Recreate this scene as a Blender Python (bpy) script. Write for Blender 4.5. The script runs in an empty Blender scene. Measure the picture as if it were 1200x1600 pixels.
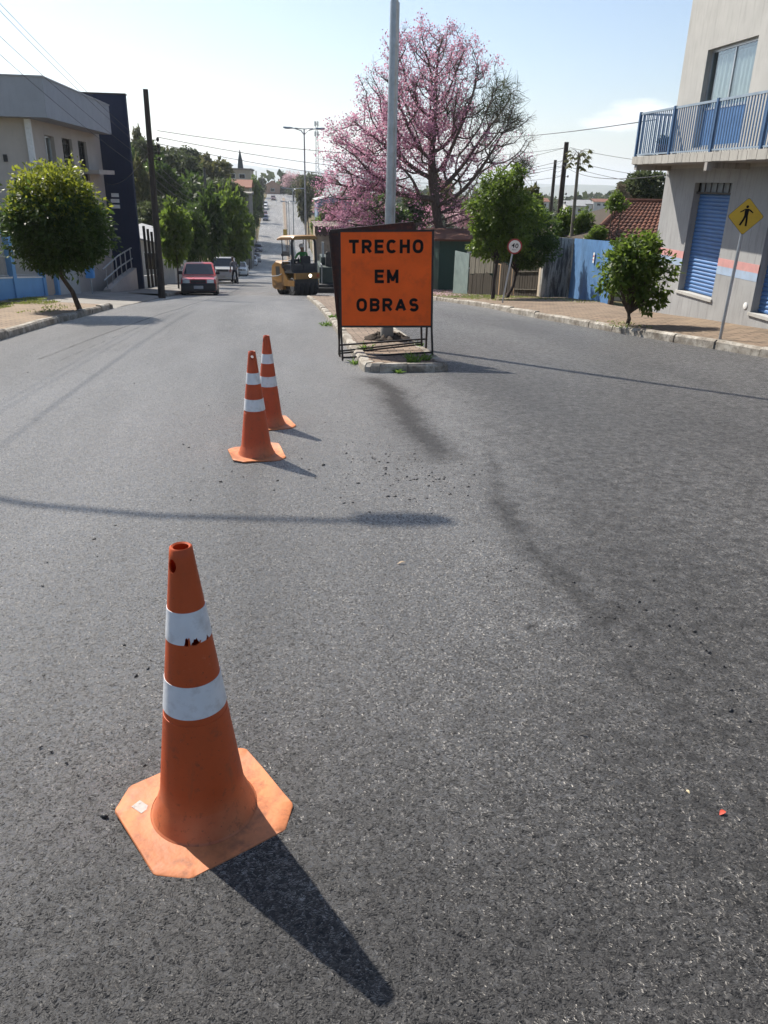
import bpy, bmesh, math, random
import numpy as np
from mathutils import Vector, Matrix
PI = math.pi
R = math.radians
random.seed(7)
scene = bpy.context.scene
COL = scene.collection

# ------------------------------------------------------------------ camera
CZ = 1.42
PITCH, YAW, ROLL = R(23.3), R(7.7), R(1.36)
fw = np.array([math.sin(YAW)*math.cos(PITCH), math.cos(YAW)*math.cos(PITCH), -math.sin(PITCH)])
rt0 = np.array([math.cos(YAW), -math.sin(YAW), 0.0])
up0 = np.cross(rt0, fw)
rt = math.cos(ROLL)*rt0 + math.sin(ROLL)*up0
up = math.cos(ROLL)*up0 - math.sin(ROLL)*rt0
cd = bpy.data.cameras.new('camera')
cam = bpy.data.objects.new('camera', cd); COL.objects.link(cam)
cd.sensor_fit = 'VERTICAL'; cd.sensor_height = 36.0; cd.sensor_width = 36.0; cd.lens = 27.0
cd.clip_start = 0.05; cd.clip_end = 30000
M = Matrix(((rt[0], up[0], -fw[0], 0), (rt[1], up[1], -fw[1], 0), (rt[2], up[2], -fw[2], CZ), (0, 0, 0, 1)))
cam.matrix_world = M
scene.camera = cam

# ------------------------------------------------------------------ sky, sun, exposure
SUN_EL, SUN_AZ = R(46.0), R(-34.5)          # azimuth from +Y, negative = to the left of the road
w = bpy.data.worlds.new('World'); scene.world = w; w.use_nodes = True
nt = w.node_tree; nt.nodes.clear()
wo = nt.nodes.new('ShaderNodeOutputWorld'); bg = nt.nodes.new('ShaderNodeBackground')
sky = nt.nodes.new('ShaderNodeTexSky'); sky.sky_type = 'NISHITA'; sky.sun_disc = False
sky.sun_elevation = SUN_EL; sky.sun_rotation = SUN_AZ
sky.altitude = 300; sky.air_density = 1.0; sky.dust_density = 1.5; sky.ozone_density = 2.4
bg.inputs['Strength'].default_value = 0.09
# a small soft cumulus bank low in the sky on the right
tc = nt.nodes.new('ShaderNodeTexCoord')
def wn(t, **k):
    n = nt.nodes.new(t)
    for a, b in k.items(): setattr(n, a, b)
    return n
mp = wn('ShaderNodeMapping'); mp.inputs['Scale'].default_value = (7, 7, 22)
nz = wn('ShaderNodeTexNoise'); nz.inputs['Scale'].default_value = 1.6; nz.inputs['Detail'].default_value = 8; nz.inputs['Roughness'].default_value = 0.55
nt.links.new(tc.outputs['Generated'], mp.inputs['Vector']); nt.links.new(mp.outputs[0], nz.inputs['Vector'])
def blob(d, ax, az):
    """1 inside an elongated patch of sky round direction d"""
    d = Vector(d).normalized(); side = Vector((d.y, -d.x, 0)).normalized()
    dots = []
    for v, s in ((side, ax), (Vector((0, 0, 1)), az)):
        n = wn('ShaderNodeVectorMath', operation='DOT_PRODUCT'); n.inputs[1].default_value = v
        nt.links.new(tc.outputs['Generated'], n.inputs[0])
        m = wn('ShaderNodeMath', operation='SUBTRACT'); m.inputs[1].default_value = d.dot(v); nt.links.new(n.outputs['Value'], m.inputs[0])
        q = wn('ShaderNodeMath', operation='DIVIDE'); q.inputs[1].default_value = s; nt.links.new(m.outputs[0], q.inputs[0])
        p = wn('ShaderNodeMath', operation='POWER'); p.inputs[1].default_value = 2; nt.links.new(q.outputs[0], p.inputs[0])
        dots.append(p)
    a = wn('ShaderNodeMath', operation='ADD'); nt.links.new(dots[0].outputs[0], a.inputs[0]); nt.links.new(dots[1].outputs[0], a.inputs[1])
    return a
def raydir(x, y):
    v = fw + rt*(x-600)/1200 - up*(y-800)/1200
    return v/np.linalg.norm(v)
cb = blob(raydir(995, 178), 0.066, 0.019)
sb = wn('ShaderNodeMath', operation='SUBTRACT'); sb.inputs[0].default_value = 1.0; nt.links.new(cb.outputs[0], sb.inputs[1])
ml = wn('ShaderNodeMath', operation='MULTIPLY_ADD'); ml.inputs[1].default_value = 3.4; ml.inputs[2].default_value = -1.75
nt.links.new(nz.outputs['Fac'], ml.inputs[0])
ad = wn('ShaderNodeMath', operation='ADD'); nt.links.new(sb.outputs[0], ad.inputs[0]); nt.links.new(ml.outputs[0], ad.inputs[1])
cr = wn('ShaderNodeMapRange'); cr.inputs['From Min'].default_value = 0.15; cr.inputs['From Max'].default_value = 1.1; cr.inputs['To Max'].default_value = 0.85
nt.links.new(ad.outputs[0], cr.inputs['Value'])
mx = wn('ShaderNodeMix', data_type='RGBA'); mx.inputs['B'].default_value = (9, 9.2, 9.4, 1)
nt.links.new(cr.outputs[0], mx.inputs['Factor']); nt.links.new(sky.outputs[0], mx.inputs['A'])
nt.links.new(mx.outputs['Result'], bg.inputs['Color']); nt.links.new(bg.outputs[0], wo.inputs['Surface'])

sl = bpy.data.lights.new('sun', 'SUN'); sl.energy = 5.0; sl.angle = R(0.53); sl.color = (1.0, 0.94, 0.85)
so = bpy.data.objects.new('sun', sl); COL.objects.link(so)
sd = Vector((math.sin(SUN_AZ)*math.cos(SUN_EL), math.cos(SUN_AZ)*math.cos(SUN_EL), math.sin(SUN_EL)))
so.rotation_euler = sd.to_track_quat('Z', 'Y').to_euler(); so.location = (-20, 30, 40)
vs = scene.view_settings; scene.display_settings.display_device = 'sRGB'
vs.view_transform = 'Standard'; vs.look = 'None'; vs.gamma = 1.0; vs.use_curve_mapping = False
vs.exposure = 0.72
cy = scene.cycles
scene.render.engine = 'CYCLES'
cy.use_denoising = True; cy.denoiser = 'OPENIMAGEDENOISE'; cy.denoising_input_passes = 'RGB_ALBEDO_NORMAL'; cy.denoising_prefilter = 'ACCURATE'
cy.max_bounces = 7; cy.transparent_max_bounces = 8; cy.volume_bounces = 1; cy.sample_clamp_indirect = 6.0
cy.caustics_reflective = False; cy.caustics_refractive = False

# ------------------------------------------------------------------ helpers
PY = np.array([-30, 0, 10, 20, 28, 38, 54, 90, 127, 160, 190, 228, 300, 325, 360, 520], float)
PZ = np.array([2.3, 0, -.76, -1.63, -2.5, -3.65, -5.15, -8.5, -10.8, -12.0, -12.0, -10.25, -4.9, -4.0, -4.6, -16], float)
_h = np.diff(PY); _d = np.diff(PZ)/_h; _m = np.zeros(len(PY)); _m[0] = _d[0]; _m[-1] = _d[-1]
for i in range(1, len(PY)-1):
    if _d[i-1]*_d[i] > 0:
        a_ = 2*_h[i]+_h[i-1]; b_ = _h[i]+2*_h[i-1]; _m[i] = (a_+b_)/(a_/_d[i-1]+b_/_d[i])
def prof(y):
    """height of the road surface along the street"""
    y = np.clip(np.asarray(y, float), PY[0], PY[-1]); i = np.clip(np.searchsorted(PY, y)-1, 0, len(_h)-1)
    t = (y-PY[i])/_h[i]
    return (2*t**3-3*t**2+1)*PZ[i]+(t**3-2*t**2+t)*_h[i]*_m[i]+(-2*t**3+3*t**2)*PZ[i+1]+(t**3-t**2)*_h[i]*_m[i+1]
def P(y): return float(prof(y))
def at(x, y, Y):
    """world point on the sight line of a photo pixel at distance Y down the street (a survey helper)"""
    d = raydir(x, y); p = np.array([0, 0, CZ]) + d*Y/d[1]
    return Vector(p)
def noise1(x, s=0):
    return np.sin(x*1.7+s)*.5+np.sin(x*4.3+s*2.1)*.3+np.sin(x*9.1+s*.7)*.2

class MB:
    """collects shapes; build() links them as one mesh object"""
    def __init__(s, T=None): s.v = []; s.f = []; s.mi = []; s.T = T; s.cur = 0
    def add(s, vs_, fs):
        b = len(s.v)
        s.v += [tuple(s.T @ Vector(v)) for v in vs_] if s.T is not None else [tuple(v) for v in vs_]
        s.f += [tuple(i+b for i in f) for f in fs]; s.mi += [s.cur]*len(fs)
        return s
    def box(s, x0, x1, y0, y1, z0, z1):
        v = [(x, y, z) for z in (z0, z1) for y in (y0, y1) for x in (x0, x1)]
        return s.add(v, [(0, 2, 3, 1), (4, 5, 7, 6), (0, 1, 5, 4), (2, 6, 7, 3), (0, 4, 6, 2), (1, 3, 7, 5)])
    def rbox(s, x0, x1, y0, y1, z0, z1, b=.02):
        """box with chamfered vertical and top edges"""
        def ring(i, z): return [(x0+i+b, y0+i, z), (x1-i-b, y0+i, z), (x1-i, y0+i+b, z), (x1-i, y1-i-b, z), (x1-i-b, y1-i, z), (x0+i+b, y1-i, z), (x0+i, y1-i-b, z), (x0+i, y0+i+b, z)]
        return s.loft([ring(0, z0), ring(0, z1-b), ring(b*.9, z1)])
    def obox(s, c, ax, ay, az):
        """box from centre and three half-axis vectors"""
        c, ax, ay, az = map(Vector, (c, ax, ay, az))
        v = [c+i*ax+j*ay+k*az for k in (-1, 1) for j in (-1, 1) for i in (-1, 1)]
        return s.add(v, [(0, 2, 3, 1), (4, 5, 7, 6), (0, 1, 5, 4), (2, 6, 7, 3), (0, 4, 6, 2), (1, 3, 7, 5)])
    def bar(s, a, b, wx, wy=None, ref=(0, 0, 1)):
        a, b = Vector(a), Vector(b); d = (b-a); ln = d.length; d.normalize(); wy = wy or wx
        r = Vector(ref)
        if abs(d.dot(r)) > .95: r = Vector((0, 1, 0))
        x = d.cross(r).normalized(); y = x.cross(d)
        return s.obox((a+b)/2, x*wx/2, y*wy/2, d*ln/2)
    def loft(s, rings, cap=True, close=True):
        n = len(rings[0]); v = [p for r in rings for p in r]; f = []
        for i in range(len(rings)-1):
            for j in range(n if close else n-1):
                k = (j+1) % n
                f.append((i*n+j, i*n+k, (i+1)*n+k, (i+1)*n+j))
        if cap: f += [tuple(range(n-1, -1, -1)), tuple(range((len(rings)-1)*n, len(rings)*n))]
        return s.add(v, f)
    def tube(s, pts, rad, n=8, cap=True):
        pts = [Vector(p) for p in pts]
        if not hasattr(rad, '__len__'): rad = [rad]*len(pts)
        rings = []; prev = None
        for i, p in enumerate(pts):
            d = (pts[min(i+1, len(pts)-1)]-pts[max(i-1, 0)]).normalized()
            if prev is None:
                r = Vector((1, 0, 0)) if abs(d.x) < .9 else Vector((0, 1, 0)); x = (r-d*d.dot(r)).normalized()
            else: x = (prev-d*d.dot(prev)).normalized()
            prev = x; y = d.cross(x)
            rings.append([p+(x*math.cos(2*PI*k/n)+y*math.sin(2*PI*k/n))*rad[i] for k in range(n)])
        return s.loft(rings, cap)
    def cyl(s, a, b, r0, r1=None, n=14, cap=True): return s.tube([a, b], [r0, r0 if r1 is None else r1], n, cap)
    def lathe(s, prf, n=32, c=(0, 0, 0), cap=False):
        return s.loft([[(c[0]+r*math.cos(2*PI*k/n), c[1]+r*math.sin(2*PI*k/n), c[2]+z) for k in range(n)] for r, z in prf], cap)
    def prism(s, poly, fn, d0, d1):
        """polygon (a,b) swept from d0 to d1; fn(a,b,d) gives the point"""
        return s.loft([[fn(a, b, d0) for a, b in poly], [fn(a, b, d1) for a, b in poly]])
    def ball(s, c, r, n=10, m=7):
        if not hasattr(r, '__len__'): r = (r, r, r)
        return s.loft([[(c[0]+r[0]*math.sin(t)*math.cos(2*PI*k/n), c[1]+r[1]*math.sin(t)*math.sin(2*PI*k/n), c[2]-r[2]*math.cos(t)) for k in range(n)] for t in [max(.03, min(PI-.03, PI*i/m)) for i in range(m+1)]])
    def build(s, name, mat, parent=None, smooth=False, org=None, fix=True, weld=False):
        me = bpy.data.meshes.new(name)
        v = s.v
        if org is not None: v = [(a-org[0], b-org[1], c-org[2]) for a, b, c in v]
        me.from_pydata(v, [], s.f)
        for m in (mat if isinstance(mat, (list, tuple)) else [mat]): me.materials.append(m)
        if any(s.mi): me.polygons.foreach_set('material_index', s.mi)
        if fix:
            bm = bmesh.new(); bm.from_mesh(me); weld and bmesh.ops.remove_doubles(bm, verts=bm.verts, dist=2e-5); bmesh.ops.recalc_face_normals(bm, faces=bm.faces); bm.to_mesh(me); bm.free()
        if smooth:
            me.polygons.foreach_set('use_smooth', [True]*len(me.polygons))
            if smooth != 'all': me.set_sharp_from_angle(angle=R(smooth if smooth > 1 else 40))
        o = bpy.data.objects.new(name, me); COL.objects.link(o)
        if parent is not None: o.parent = parent
        return o
def tag(o, label=None, cat=None, group=None, kind=None):
    if label: o['label'] = label
    if cat: o['category'] = cat
    if group: o['group'] = group
    if kind: o['kind'] = kind
    return o
def thing(name, label, cat, loc=(0, 0, 0), rz=0, group=None):
    o = bpy.data.objects.new(name, None); COL.objects.link(o)
    o.empty_display_size = .2
    o.location = loc; o.rotation_euler = (0, 0, rz)
    return tag(o, label, cat, group)
def np_mesh(name, V, F, mats, mi=None, smooth=False):
    """mesh from numpy vertex and face (n x k) arrays"""
    me = bpy.data.meshes.new(name); k = F.shape[1]
    me.vertices.add(len(V)); me.vertices.foreach_set('co', np.ascontiguousarray(V, np.float32).ravel())
    me.loops.add(F.size); me.loops.foreach_set('vertex_index', np.ascontiguousarray(F, np.int32).ravel())
    me.polygons.add(len(F)); me.polygons.foreach_set('loop_start', np.arange(0, F.size, k, dtype=np.int32))
    for m in mats: me.materials.append(m)
    if mi is not None: me.polygons.foreach_set('material_index', np.ascontiguousarray(mi, np.int32))
    if smooth: me.polygons.foreach_set('use_smooth', np.ones(len(F), bool))
    me.update(calc_edges=True); me.validate()
    return me
def link(name, me, parent=None, loc=None):
    o = bpy.data.objects.new(name, me); COL.objects.link(o)
    if parent is not None: o.parent = parent
    if loc is not None: o.location = loc
    return o
def copy_tree(o, parent=None):
    c = o.copy(); COL.objects.link(c)
    if parent is not None: c.parent = parent
    for ch in list(o.children): copy_tree(ch, c)
    return c
def carve(o, cutter):
    """cut the solid 'cutter' out of o for good, then throw the cutter away"""
    cutter.parent = o.parent; bpy.context.view_layer.update()
    m = o.modifiers.new('cut', 'BOOLEAN'); m.operation = 'DIFFERENCE'; m.object = cutter; m.solver = 'EXACT'
    dg = bpy.context.evaluated_depsgraph_get(); dg.update()
    me = bpy.data.meshes.new_from_object(o.evaluated_get(dg)); old = o.data
    o.modifiers.clear(); o.data = me
    bpy.data.meshes.remove(old); cm = cutter.data; bpy.data.objects.remove(cutter); bpy.data.meshes.remove(cm)

# ------------------------------------------------------------------ materials
class NB:
    def __init__(s, name):
        s.m = bpy.data.materials.new(name); s.m.use_nodes = True; s.t = s.m.node_tree; s.t.nodes.clear()
        s.out = s.n('ShaderNodeOutputMaterial'); s._c = None
    def n(s, t, **k):
        x = s.t.nodes.new(t)
        for a, b in k.items(): setattr(x, a, b)
        return x
    def l(s, a, b): s.t.links.new(a, b)
    def co(s):
        if s._c is None: s._c = s.n('ShaderNodeTexCoord').outputs['Object']
        return s._c
    def noise(s, scale, detail=4, rough=.55, vec=None, out='Fac', st=None):
        x = s.n('ShaderNodeTexNoise'); x.inputs['Scale'].default_value = scale; x.inputs['Detail'].default_value = detail; x.inputs['Roughness'].default_value = rough
        v = vec or s.co()
        if st:
            mp_ = s.n('ShaderNodeMapping'); mp_.inputs['Scale'].default_value = st; s.l(v, mp_.inputs[0]); v = mp_.outputs[0]
        s.l(v, x.inputs['Vector']); return x.outputs[out]
    def voro(s, scale, feature='F1', out='Distance', vec=None, rnd=1.0):
        x = s.n('ShaderNodeTexVoronoi', feature=feature); x.inputs['Scale'].default_value = scale; x.inputs['Randomness'].default_value = rnd
        s.l(vec or s.co(), x.inputs['Vector']); return x.outputs[out]
    def rng(s, v, a, b, c=0., d=1.):
        x = s.n('ShaderNodeMapRange'); s.l(v, x.inputs['Value'])
        for k, q in zip(('From Min', 'From Max', 'To Min', 'To Max'), (a, b, c, d)): x.inputs[k].default_value = q
        return x.outputs[0]
    def math(s, op, a, b=None):
        x = s.n('ShaderNodeMath', operation=op)
        for i, q in enumerate((a, b)):
            if q is None: continue
            if isinstance(q, (int, float)): x.inputs[i].default_value = q
            else: s.l(q, x.inputs[i])
        return x.outputs[0]
    def mix(s, f, a, b, mode='MIX'):
        x = s.n('ShaderNodeMix', data_type='RGBA', blend_type=mode)
        for k, q in (('Factor', f), ('A', a), ('B', b)):
            i = x.inputs[k] if k == 'Factor' else [j for j in x.inputs if j.name == k and j.type == 'RGBA'][0]
            if isinstance(q, (int, float)): i.default_value = q
            elif isinstance(q, tuple): i.default_value = q if len(q) == 4 else q+(1,)
            else: s.l(q, i)
        return [o for o in x.outputs if o.type == 'RGBA'][0]
    def bump(s, h, strength=.4, dist=.01, nrm=None):
        x = s.n('ShaderNodeBump'); x.inputs['Strength'].default_value = strength; x.inputs['Distance'].default_value = dist
        s.l(h, x.inputs['Height'])
        if nrm is not None: s.l(nrm, x.inputs['Normal'])
        return x.outputs[0]
    def bsdf(s, col, rough=.6, metal=0., nrm=None, spec=.5, **kw):
        b = s.n('ShaderNodeBsdfPrincipled')
        for k, q in (('Base Color', col), ('Roughness', rough), ('Metallic', metal), ('Specular IOR Level', spec)):
            if isinstance(q, tuple): b.inputs[k].default_value = q if len(q) == 4 else q+(1,)
            elif isinstance(q, (int, float)): b.inputs[k].default_value = q
            else: s.l(q, b.inputs[k])
        for k, q in kw.items(): b.inputs[k.replace('_', ' ')].default_value = q
        if nrm is not None: s.l(nrm, b.inputs['Normal'])
        return b
    def done(s, sh):
        s.l(sh.outputs[0] if hasattr(sh, 'outputs') else sh, s.out.inputs['Surface']); return s.m
def attr(b, name):
    a = b.n('ShaderNodeAttribute'); a.attribute_name = name; return a.outputs['Fac']
def paint(name, col, rough=.5, metal=0., var=.15, scale=3., dirt=None, damt=.35, bump=0., bscale=40., spec=.5, st=None, **kw):
    """painted or plain surface with a little unevenness and optional dirt of its own"""
    b = NB(name)
    n1 = b.noise(scale, 5, st=st)
    c = b.mix(b.rng(n1, .3, .7), tuple(x*(1-var) for x in col), tuple(min(1, x*(1+var)) for x in col))
    if dirt: c = b.mix(b.rng(b.noise(scale*2.3, 8, .65, st=st), .5, .72, 0, damt), c, dirt)
    nr = b.bump(b.noise(bscale, 5), .5, bump) if bump else None
    return b.done(b.bsdf(c, b.rng(n1, .3, .7, rough*.9, min(1, rough*1.12)), metal, nr, spec, **kw))
def leafmat(name, dark, light, trans=.35, rough=.45, spec=.35, tcol=None):
    b = NB(name)
    g = b.n('ShaderNodeNewGeometry').outputs['Random Per Island']
    c = b.mix(g, dark, light)
    p = b.bsdf(c, rough, 0, None, spec)
    t = b.n('ShaderNodeBsdfTranslucent'); tc_ = b.mix(.5, c, tcol or tuple(min(1, x*1.5) for x in light)); b.l(tc_, t.inputs[0])
    m = b.n('ShaderNodeMixShader'); m.inputs[0].default_value = trans; b.l(p.outputs[0], m.inputs[1]); b.l(t.outputs[0], m.inputs[2])
    return b.done(m)
def _glassy(name, col, rough):
    b = NB(name); return b.done(b.bsdf(col, rough, 0, None, .9))

MT = {}
MT['black_steel'] = paint('black_steel', (.02, .018, .016), .5, .3, .3, 12, (.10, .045, .02), .6)
MT['galv'] = paint('galvanised_steel', (.42, .44, .46), .42, .75, .15, 6, (.2, .18, .15), .3)
MT['rubber'] = paint('rubber', (.022, .022, .023), .8, 0, .25, 9, (.09, .08, .065), .4)
MT['dark_glass'] = _glassy('dark_glass', (.02, .026, .03), .05)
MT['chrome'] = paint('chrome', (.6, .6, .6), .2, 1., .05)
MT['black_plastic'] = paint('black_plastic', (.02, .02, .021), .55)
MT['white_paint'] = paint('white_paint', (.72, .72, .70), .5, 0, .08, 5, (.3, .26, .2), .3)
MT['bark'] = paint('bark', (.085, .062, .045), .9, 0, .4, 7, (.16, .14, .11), .5, .03, 22, .2, st=(3, 3, .8))
MT['dark_bark'] = paint('dark_bark', (.05, .04, .035), .9, 0, .4, 5, (.12, .10, .09), .5, .03, 18, .2, st=(3, 3, .8))
MT['wood_pole'] = paint('pole_wood', (.055, .045, .038), .85, 0, .35, 4, (.12, .11, .1), .4, .01, 30, .2, st=(4, 4, .5))
MT['concrete_pole'] = paint('pole_concrete', (.10, .095, .088), .85, 0, .2, 5, (.05, .05, .045), .5)
MT['wire'] = paint('wire', (.03, .03, .03), .6)
# ------------------------------------------------------------------ the ground
def sx(pts, y):
    ys = [p[1] for p in pts]; xs = [p[0] for p in pts]
    return np.interp(y, ys, xs)
LK = [(-4.6, -10), (-4.45, 5), (-4.35, 13), (-4.22, 20), (-4.28, 26), (-4.62, 32), (-4.75, 45), (-4.9, 60), (-5.15, 90), (-5.5, 130), (-6.0, 200), (-6.3, 260), (-4.6, 302), (-4.6, 340)]
RK = [(9.5, -10), (7.9, 5), (6.86, 10), (6.2, 13), (5.75, 17), (5.66, 20), (5.6, 24), (5.55, 30), (5.6, 60), (5.9, 130), (6.4, 220), (7.3, 302), (7.3, 340)]
def smooth01(t): t = np.clip(t, 0, 1); return t*t*(3-2*t)
def landz(x, y):
    """terrain away from the street"""
    x = np.asarray(x, float); y = np.asarray(y, float)
    b = prof(np.minimum(y, 520.)) - .07
    far = np.where(y > 520, -16-np.minimum((y-520)*.03, 45.), b)
    le = np.clip((-7.5-x)/40., 0, 1); ri = np.clip((x-11)/40., 0, 1)
    hill = smooth01(le)*(5.0*np.exp(-((y-110)/75)**2)+2*np.exp(-((x+60)/40)**2))
    dip = smooth01(ri)*np.interp(y, [0, 30, 60, 140, 300, 520], [-1, -1, -1.2, -1.5, -7, 0])
    roll = (np.sin(x*.013+1)*np.sin(y*.009)*2.2)*np.clip((np.abs(x)-30)/60, 0, 1)
    edge = .09*smooth01((-4.9-x)/.8)+.09*smooth01((x-6.3)/2.5)
    return far+hill+dip+roll+edge
xs = np.concatenate([-np.geomspace(7000, 60, 26), np.arange(-56, -12, 4.), np.arange(-12, 14.1, .5), np.arange(16, 60, 4.), np.geomspace(64, 7000, 26)])
ys = np.concatenate([np.arange(-30, 60, 1.), np.arange(60, 340, 4.), np.arange(340, 700, 15.), np.geomspace(720, 9000, 26)])
XX, YY = np.meshgrid(xs, ys)
ZZ = landz(XX, YY)
def grid_faces(nx, ny):
    i = np.arange(nx-1)[None, :]+np.arange(ny-1)[:, None]*nx
    return np.stack([i, i+1, i+1+nx, i+nx], -1).reshape(-1, 4)
b = NB('earth')
n1 = b.noise(.35, 8, .6); n2 = b.noise(2.2, 8, .65)
c = b.mix(b.rng(n1, .4, .62), (.19, .125, .08), (.055, .075, .025))
c = b.mix(b.rng(n2, .45, .7), c, (.10, .10, .045))
MT['earth'] = b.done(b.bsdf(c, .95, 0, b.bump(n2, .6, .05), .15))
go = link('ground', np_mesh('ground', np.stack([XX, YY, ZZ], -1).reshape(-1, 3), grid_faces(len(xs), len(ys)), [MT['earth']], smooth=True))
tag(go, kind='structure')

# road sheet: kerb to kerb, with stains, seams and painted-in shading as a per-point tone value
ys = np.concatenate([np.arange(-8, .4, .4), np.arange(.4, 13, .045), np.geomspace(13, 345, 190)])
us = np.linspace(0, 1, 260)
YY = np.repeat(ys[:, None], len(us), 1)
XL = sx(LK, ys)-.02; XR = sx(RK, ys)+.02
XX = XL[:, None]+(XR-XL)[:, None]*us[None, :]
ZZ = prof(YY)+.006*np.sin(XX*1.9+YY*.35)*np.sin(YY*.8)
def seg_dist(pts):
    best = np.full(XX.shape, 1e9); tt = np.zeros(XX.shape)
    for i in range(len(pts)-1):
        (ax, ay), (bx, by) = pts[i], pts[i+1]; dx, dy = bx-ax, by-ay; L2 = dx*dx+dy*dy
        t = np.clip(((XX-ax)*dx+(YY-ay)*dy)/L2, 0, 1); d = np.hypot(XX-ax-t*dx, YY-ay-t*dy)
        m = d < best; best = np.where(m, d, best); tt = np.where(m, (i+t)/(len(pts)-1), tt)
    return best, tt
wob = noise1(XX*7+YY*3, 1)*.03+noise1(YY*11-XX*5, 3)*.02
d1, t1 = seg_dist([(1.01, 8.55), (1.1, 7.8), (1.07, 7.1), (1.05, 6.25), (1.09, 5.56), (1.09, 5.09)])
d2, t2 = seg_dist([(1.2, 6.2), (1.54, 5.53), (1.36, 4.66), (1.24, 4.01), (1.2, 3.58), (1.22, 3.22), (1.24, 2.89), (1.29, 2.6), (1.37, 2.38), (1.48, 2.17), (1.6, 2.04), (1.9, 1.9)])
stain_shade = .42*np.clip(1-(d1+wob)/.17, 0, 1)*np.clip(1.2-abs(t1-.45)*1.6, 0, 1)+.6*np.clip(1-(d1+wob)/.4, 0, 1)
right = np.clip((XX-np.interp(YY, [1.9, 2.2, 2.6, 3.2, 4, 5.5], [1.45, 1.4, 1.3, 1.22, 1.22, 1.5])+wob), -1, 1)
stain_shade = np.maximum(stain_shade, np.clip(1-np.abs(d2+wob*1.4)/(.09+.13*t2), 0, 1)*np.interp(t2, [0, .12, .3, .72, .95], [.25, .6, .8, .7, .15]))
stain_shade = np.maximum(stain_shade, np.clip(right/.5, 0, 1)*np.clip((7-YY)/4., 0, 1)*.62)
stain_shade = np.maximum(stain_shade, np.clip((2.4-YY)/1.3, 0, 1)*.5)  # foreground painted darker, standing in for its weaker glare seen from above
fresh = np.clip((XX-np.interp(YY, [1.5, 2.6, 4, 6, 9], [.2, .5, .8, 1.0, 1.1])+wob*3)/.9, 0, 1)*np.interp(YY, [0, 8, 16, 40], [.62, .58, .46, .0])  # right lane painted darker to mimic sun glare left of it; paving equally new
stain_shade = np.maximum(stain_shade, fresh)
d3, _ = seg_dist([(.33, 1.66), (.76, 1.55), (1.19, 1.36)])
d4, _ = seg_dist([(.55, 1.33), (.91, 1.01), (1.2, .9)])
coarse = np.maximum(np.clip(1-(d3+wob)/.16, 0, 1), np.clip(1-(d4+wob)/.3, 0, 1)*.8)
dp, _ = seg_dist([(.95, 2.53), (1.1, 2.53)])
stain_shade = stain_shade*np.clip((dp+wob*.6)/.05-.3, 0, 1)
seam = np.zeros(XX.shape)
for pts, wd, am in (([(-3.15, 10.4), (-3.02, 13), (-2.63, 20.6), (-2.55, 30), (-2.5, 60)], .05, .8), ([(-2.87, 10), (-2.46, 19), (-2.4, 40)], .03, .6), ([(-2.36, 9.29), (-2.15, 8.99)], .025, .7), ([(1.18, 7.09), (1.62, 8.25)], .015, .6), ([(-2.37, 6.88), (-2.08, 6.52)], .02, .6), ([(-1.8, 26), (-1.5, 60)], .05, .35), ([(.90, 2.57), (.94, 2.53), (.985, 2.48)], .014, 1.4), ([(1.1, 2.47), (1.17, 2.52), (1.3, 2.5)], .014, 1.2)):
    d, _ = seg_dist(pts); seam = np.maximum(seam, np.clip(1-(d+wob*.2)/wd, 0, 1)*am)
nx = len(us)
me = np_mesh('road', np.stack([XX, YY, ZZ], -1).reshape(-1, 3), grid_faces(nx, len(ys)), [], smooth=True)
for nm, arr in (('stain', np.maximum(stain_shade, seam)), ('coarse', coarse)):
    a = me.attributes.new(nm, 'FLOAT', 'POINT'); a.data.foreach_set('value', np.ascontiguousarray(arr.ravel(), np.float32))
b = NB('fresh_asphalt')
st = attr(b, 'stain'); co_ = attr(b, 'coarse')
stn = b.rng(b.math('ADD', st, b.math('MULTIPLY', b.math('SUBTRACT', b.noise(17, 10, .8), .5), 1.5)), .12, .95, 0., 1.)
vor = b.n('ShaderNodeTexVoronoi'); vor.inputs['Scale'].default_value = 150
wv = b.mix(.035, b.co(), b.noise(40, 3, .6, out='Color'), 'ADD'); b.l(wv, vor.inputs['Vector'])
cellr = b.n('ShaderNodeSeparateColor'); b.l(vor.outputs['Color'], cellr.inputs[0])
vbig = b.n('ShaderNodeTexVoronoi'); vbig.inputs['Scale'].default_value = 52; b.l(wv, vbig.inputs['Vector'])
edge = b.n('ShaderNodeTexVoronoi', feature='DISTANCE_TO_EDGE'); edge.inputs['Scale'].default_value = 150; b.l(wv, edge.inputs['Vector'])
base = b.mix(b.math('POWER', cellr.outputs[0], 1.6), (.0085, .0083, .0082), (.040, .0385, .037))
base = b.mix(b.math('GREATER_THAN', cellr.outputs[1], .972), base, (.085, .081, .076))
base = b.mix(b.rng(edge.outputs['Distance'], .0, .16, 1., 0.), base, (.009, .009, .010))
pat = b.noise(1.1, 6, .6)
base = b.mix(b.rng(pat, .35, .7, 0., .4), base, (.036, .035, .035))
drift = b.noise(.28, 5, .6, st=(2.2, .35, 1))
base = b.mix(b.rng(drift, .35, .68, 0., .55), base, (.056, .054, .052))
base = b.mix(b.rng(b.noise(5.5, 7, .7), .69, .8, 0., .35), base, (.17, .085, .045))
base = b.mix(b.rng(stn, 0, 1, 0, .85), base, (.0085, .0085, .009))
h = b.math('SUBTRACT', 1.0, vor.outputs['Distance'])
hb = b.math('MULTIPLY', b.math('SUBTRACT', 1.0, vbig.outputs['Distance']), b.math('ADD', b.math('MULTIPLY', co_, 1.4), b.math('MULTIPLY', b.rng(b.noise(3.3, 5, .6), .45, .7), .5)))
h = b.math('ADD', b.math('ADD', h, hb), b.math('MULTIPLY', b.noise(260, 3, .6), .5))
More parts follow.
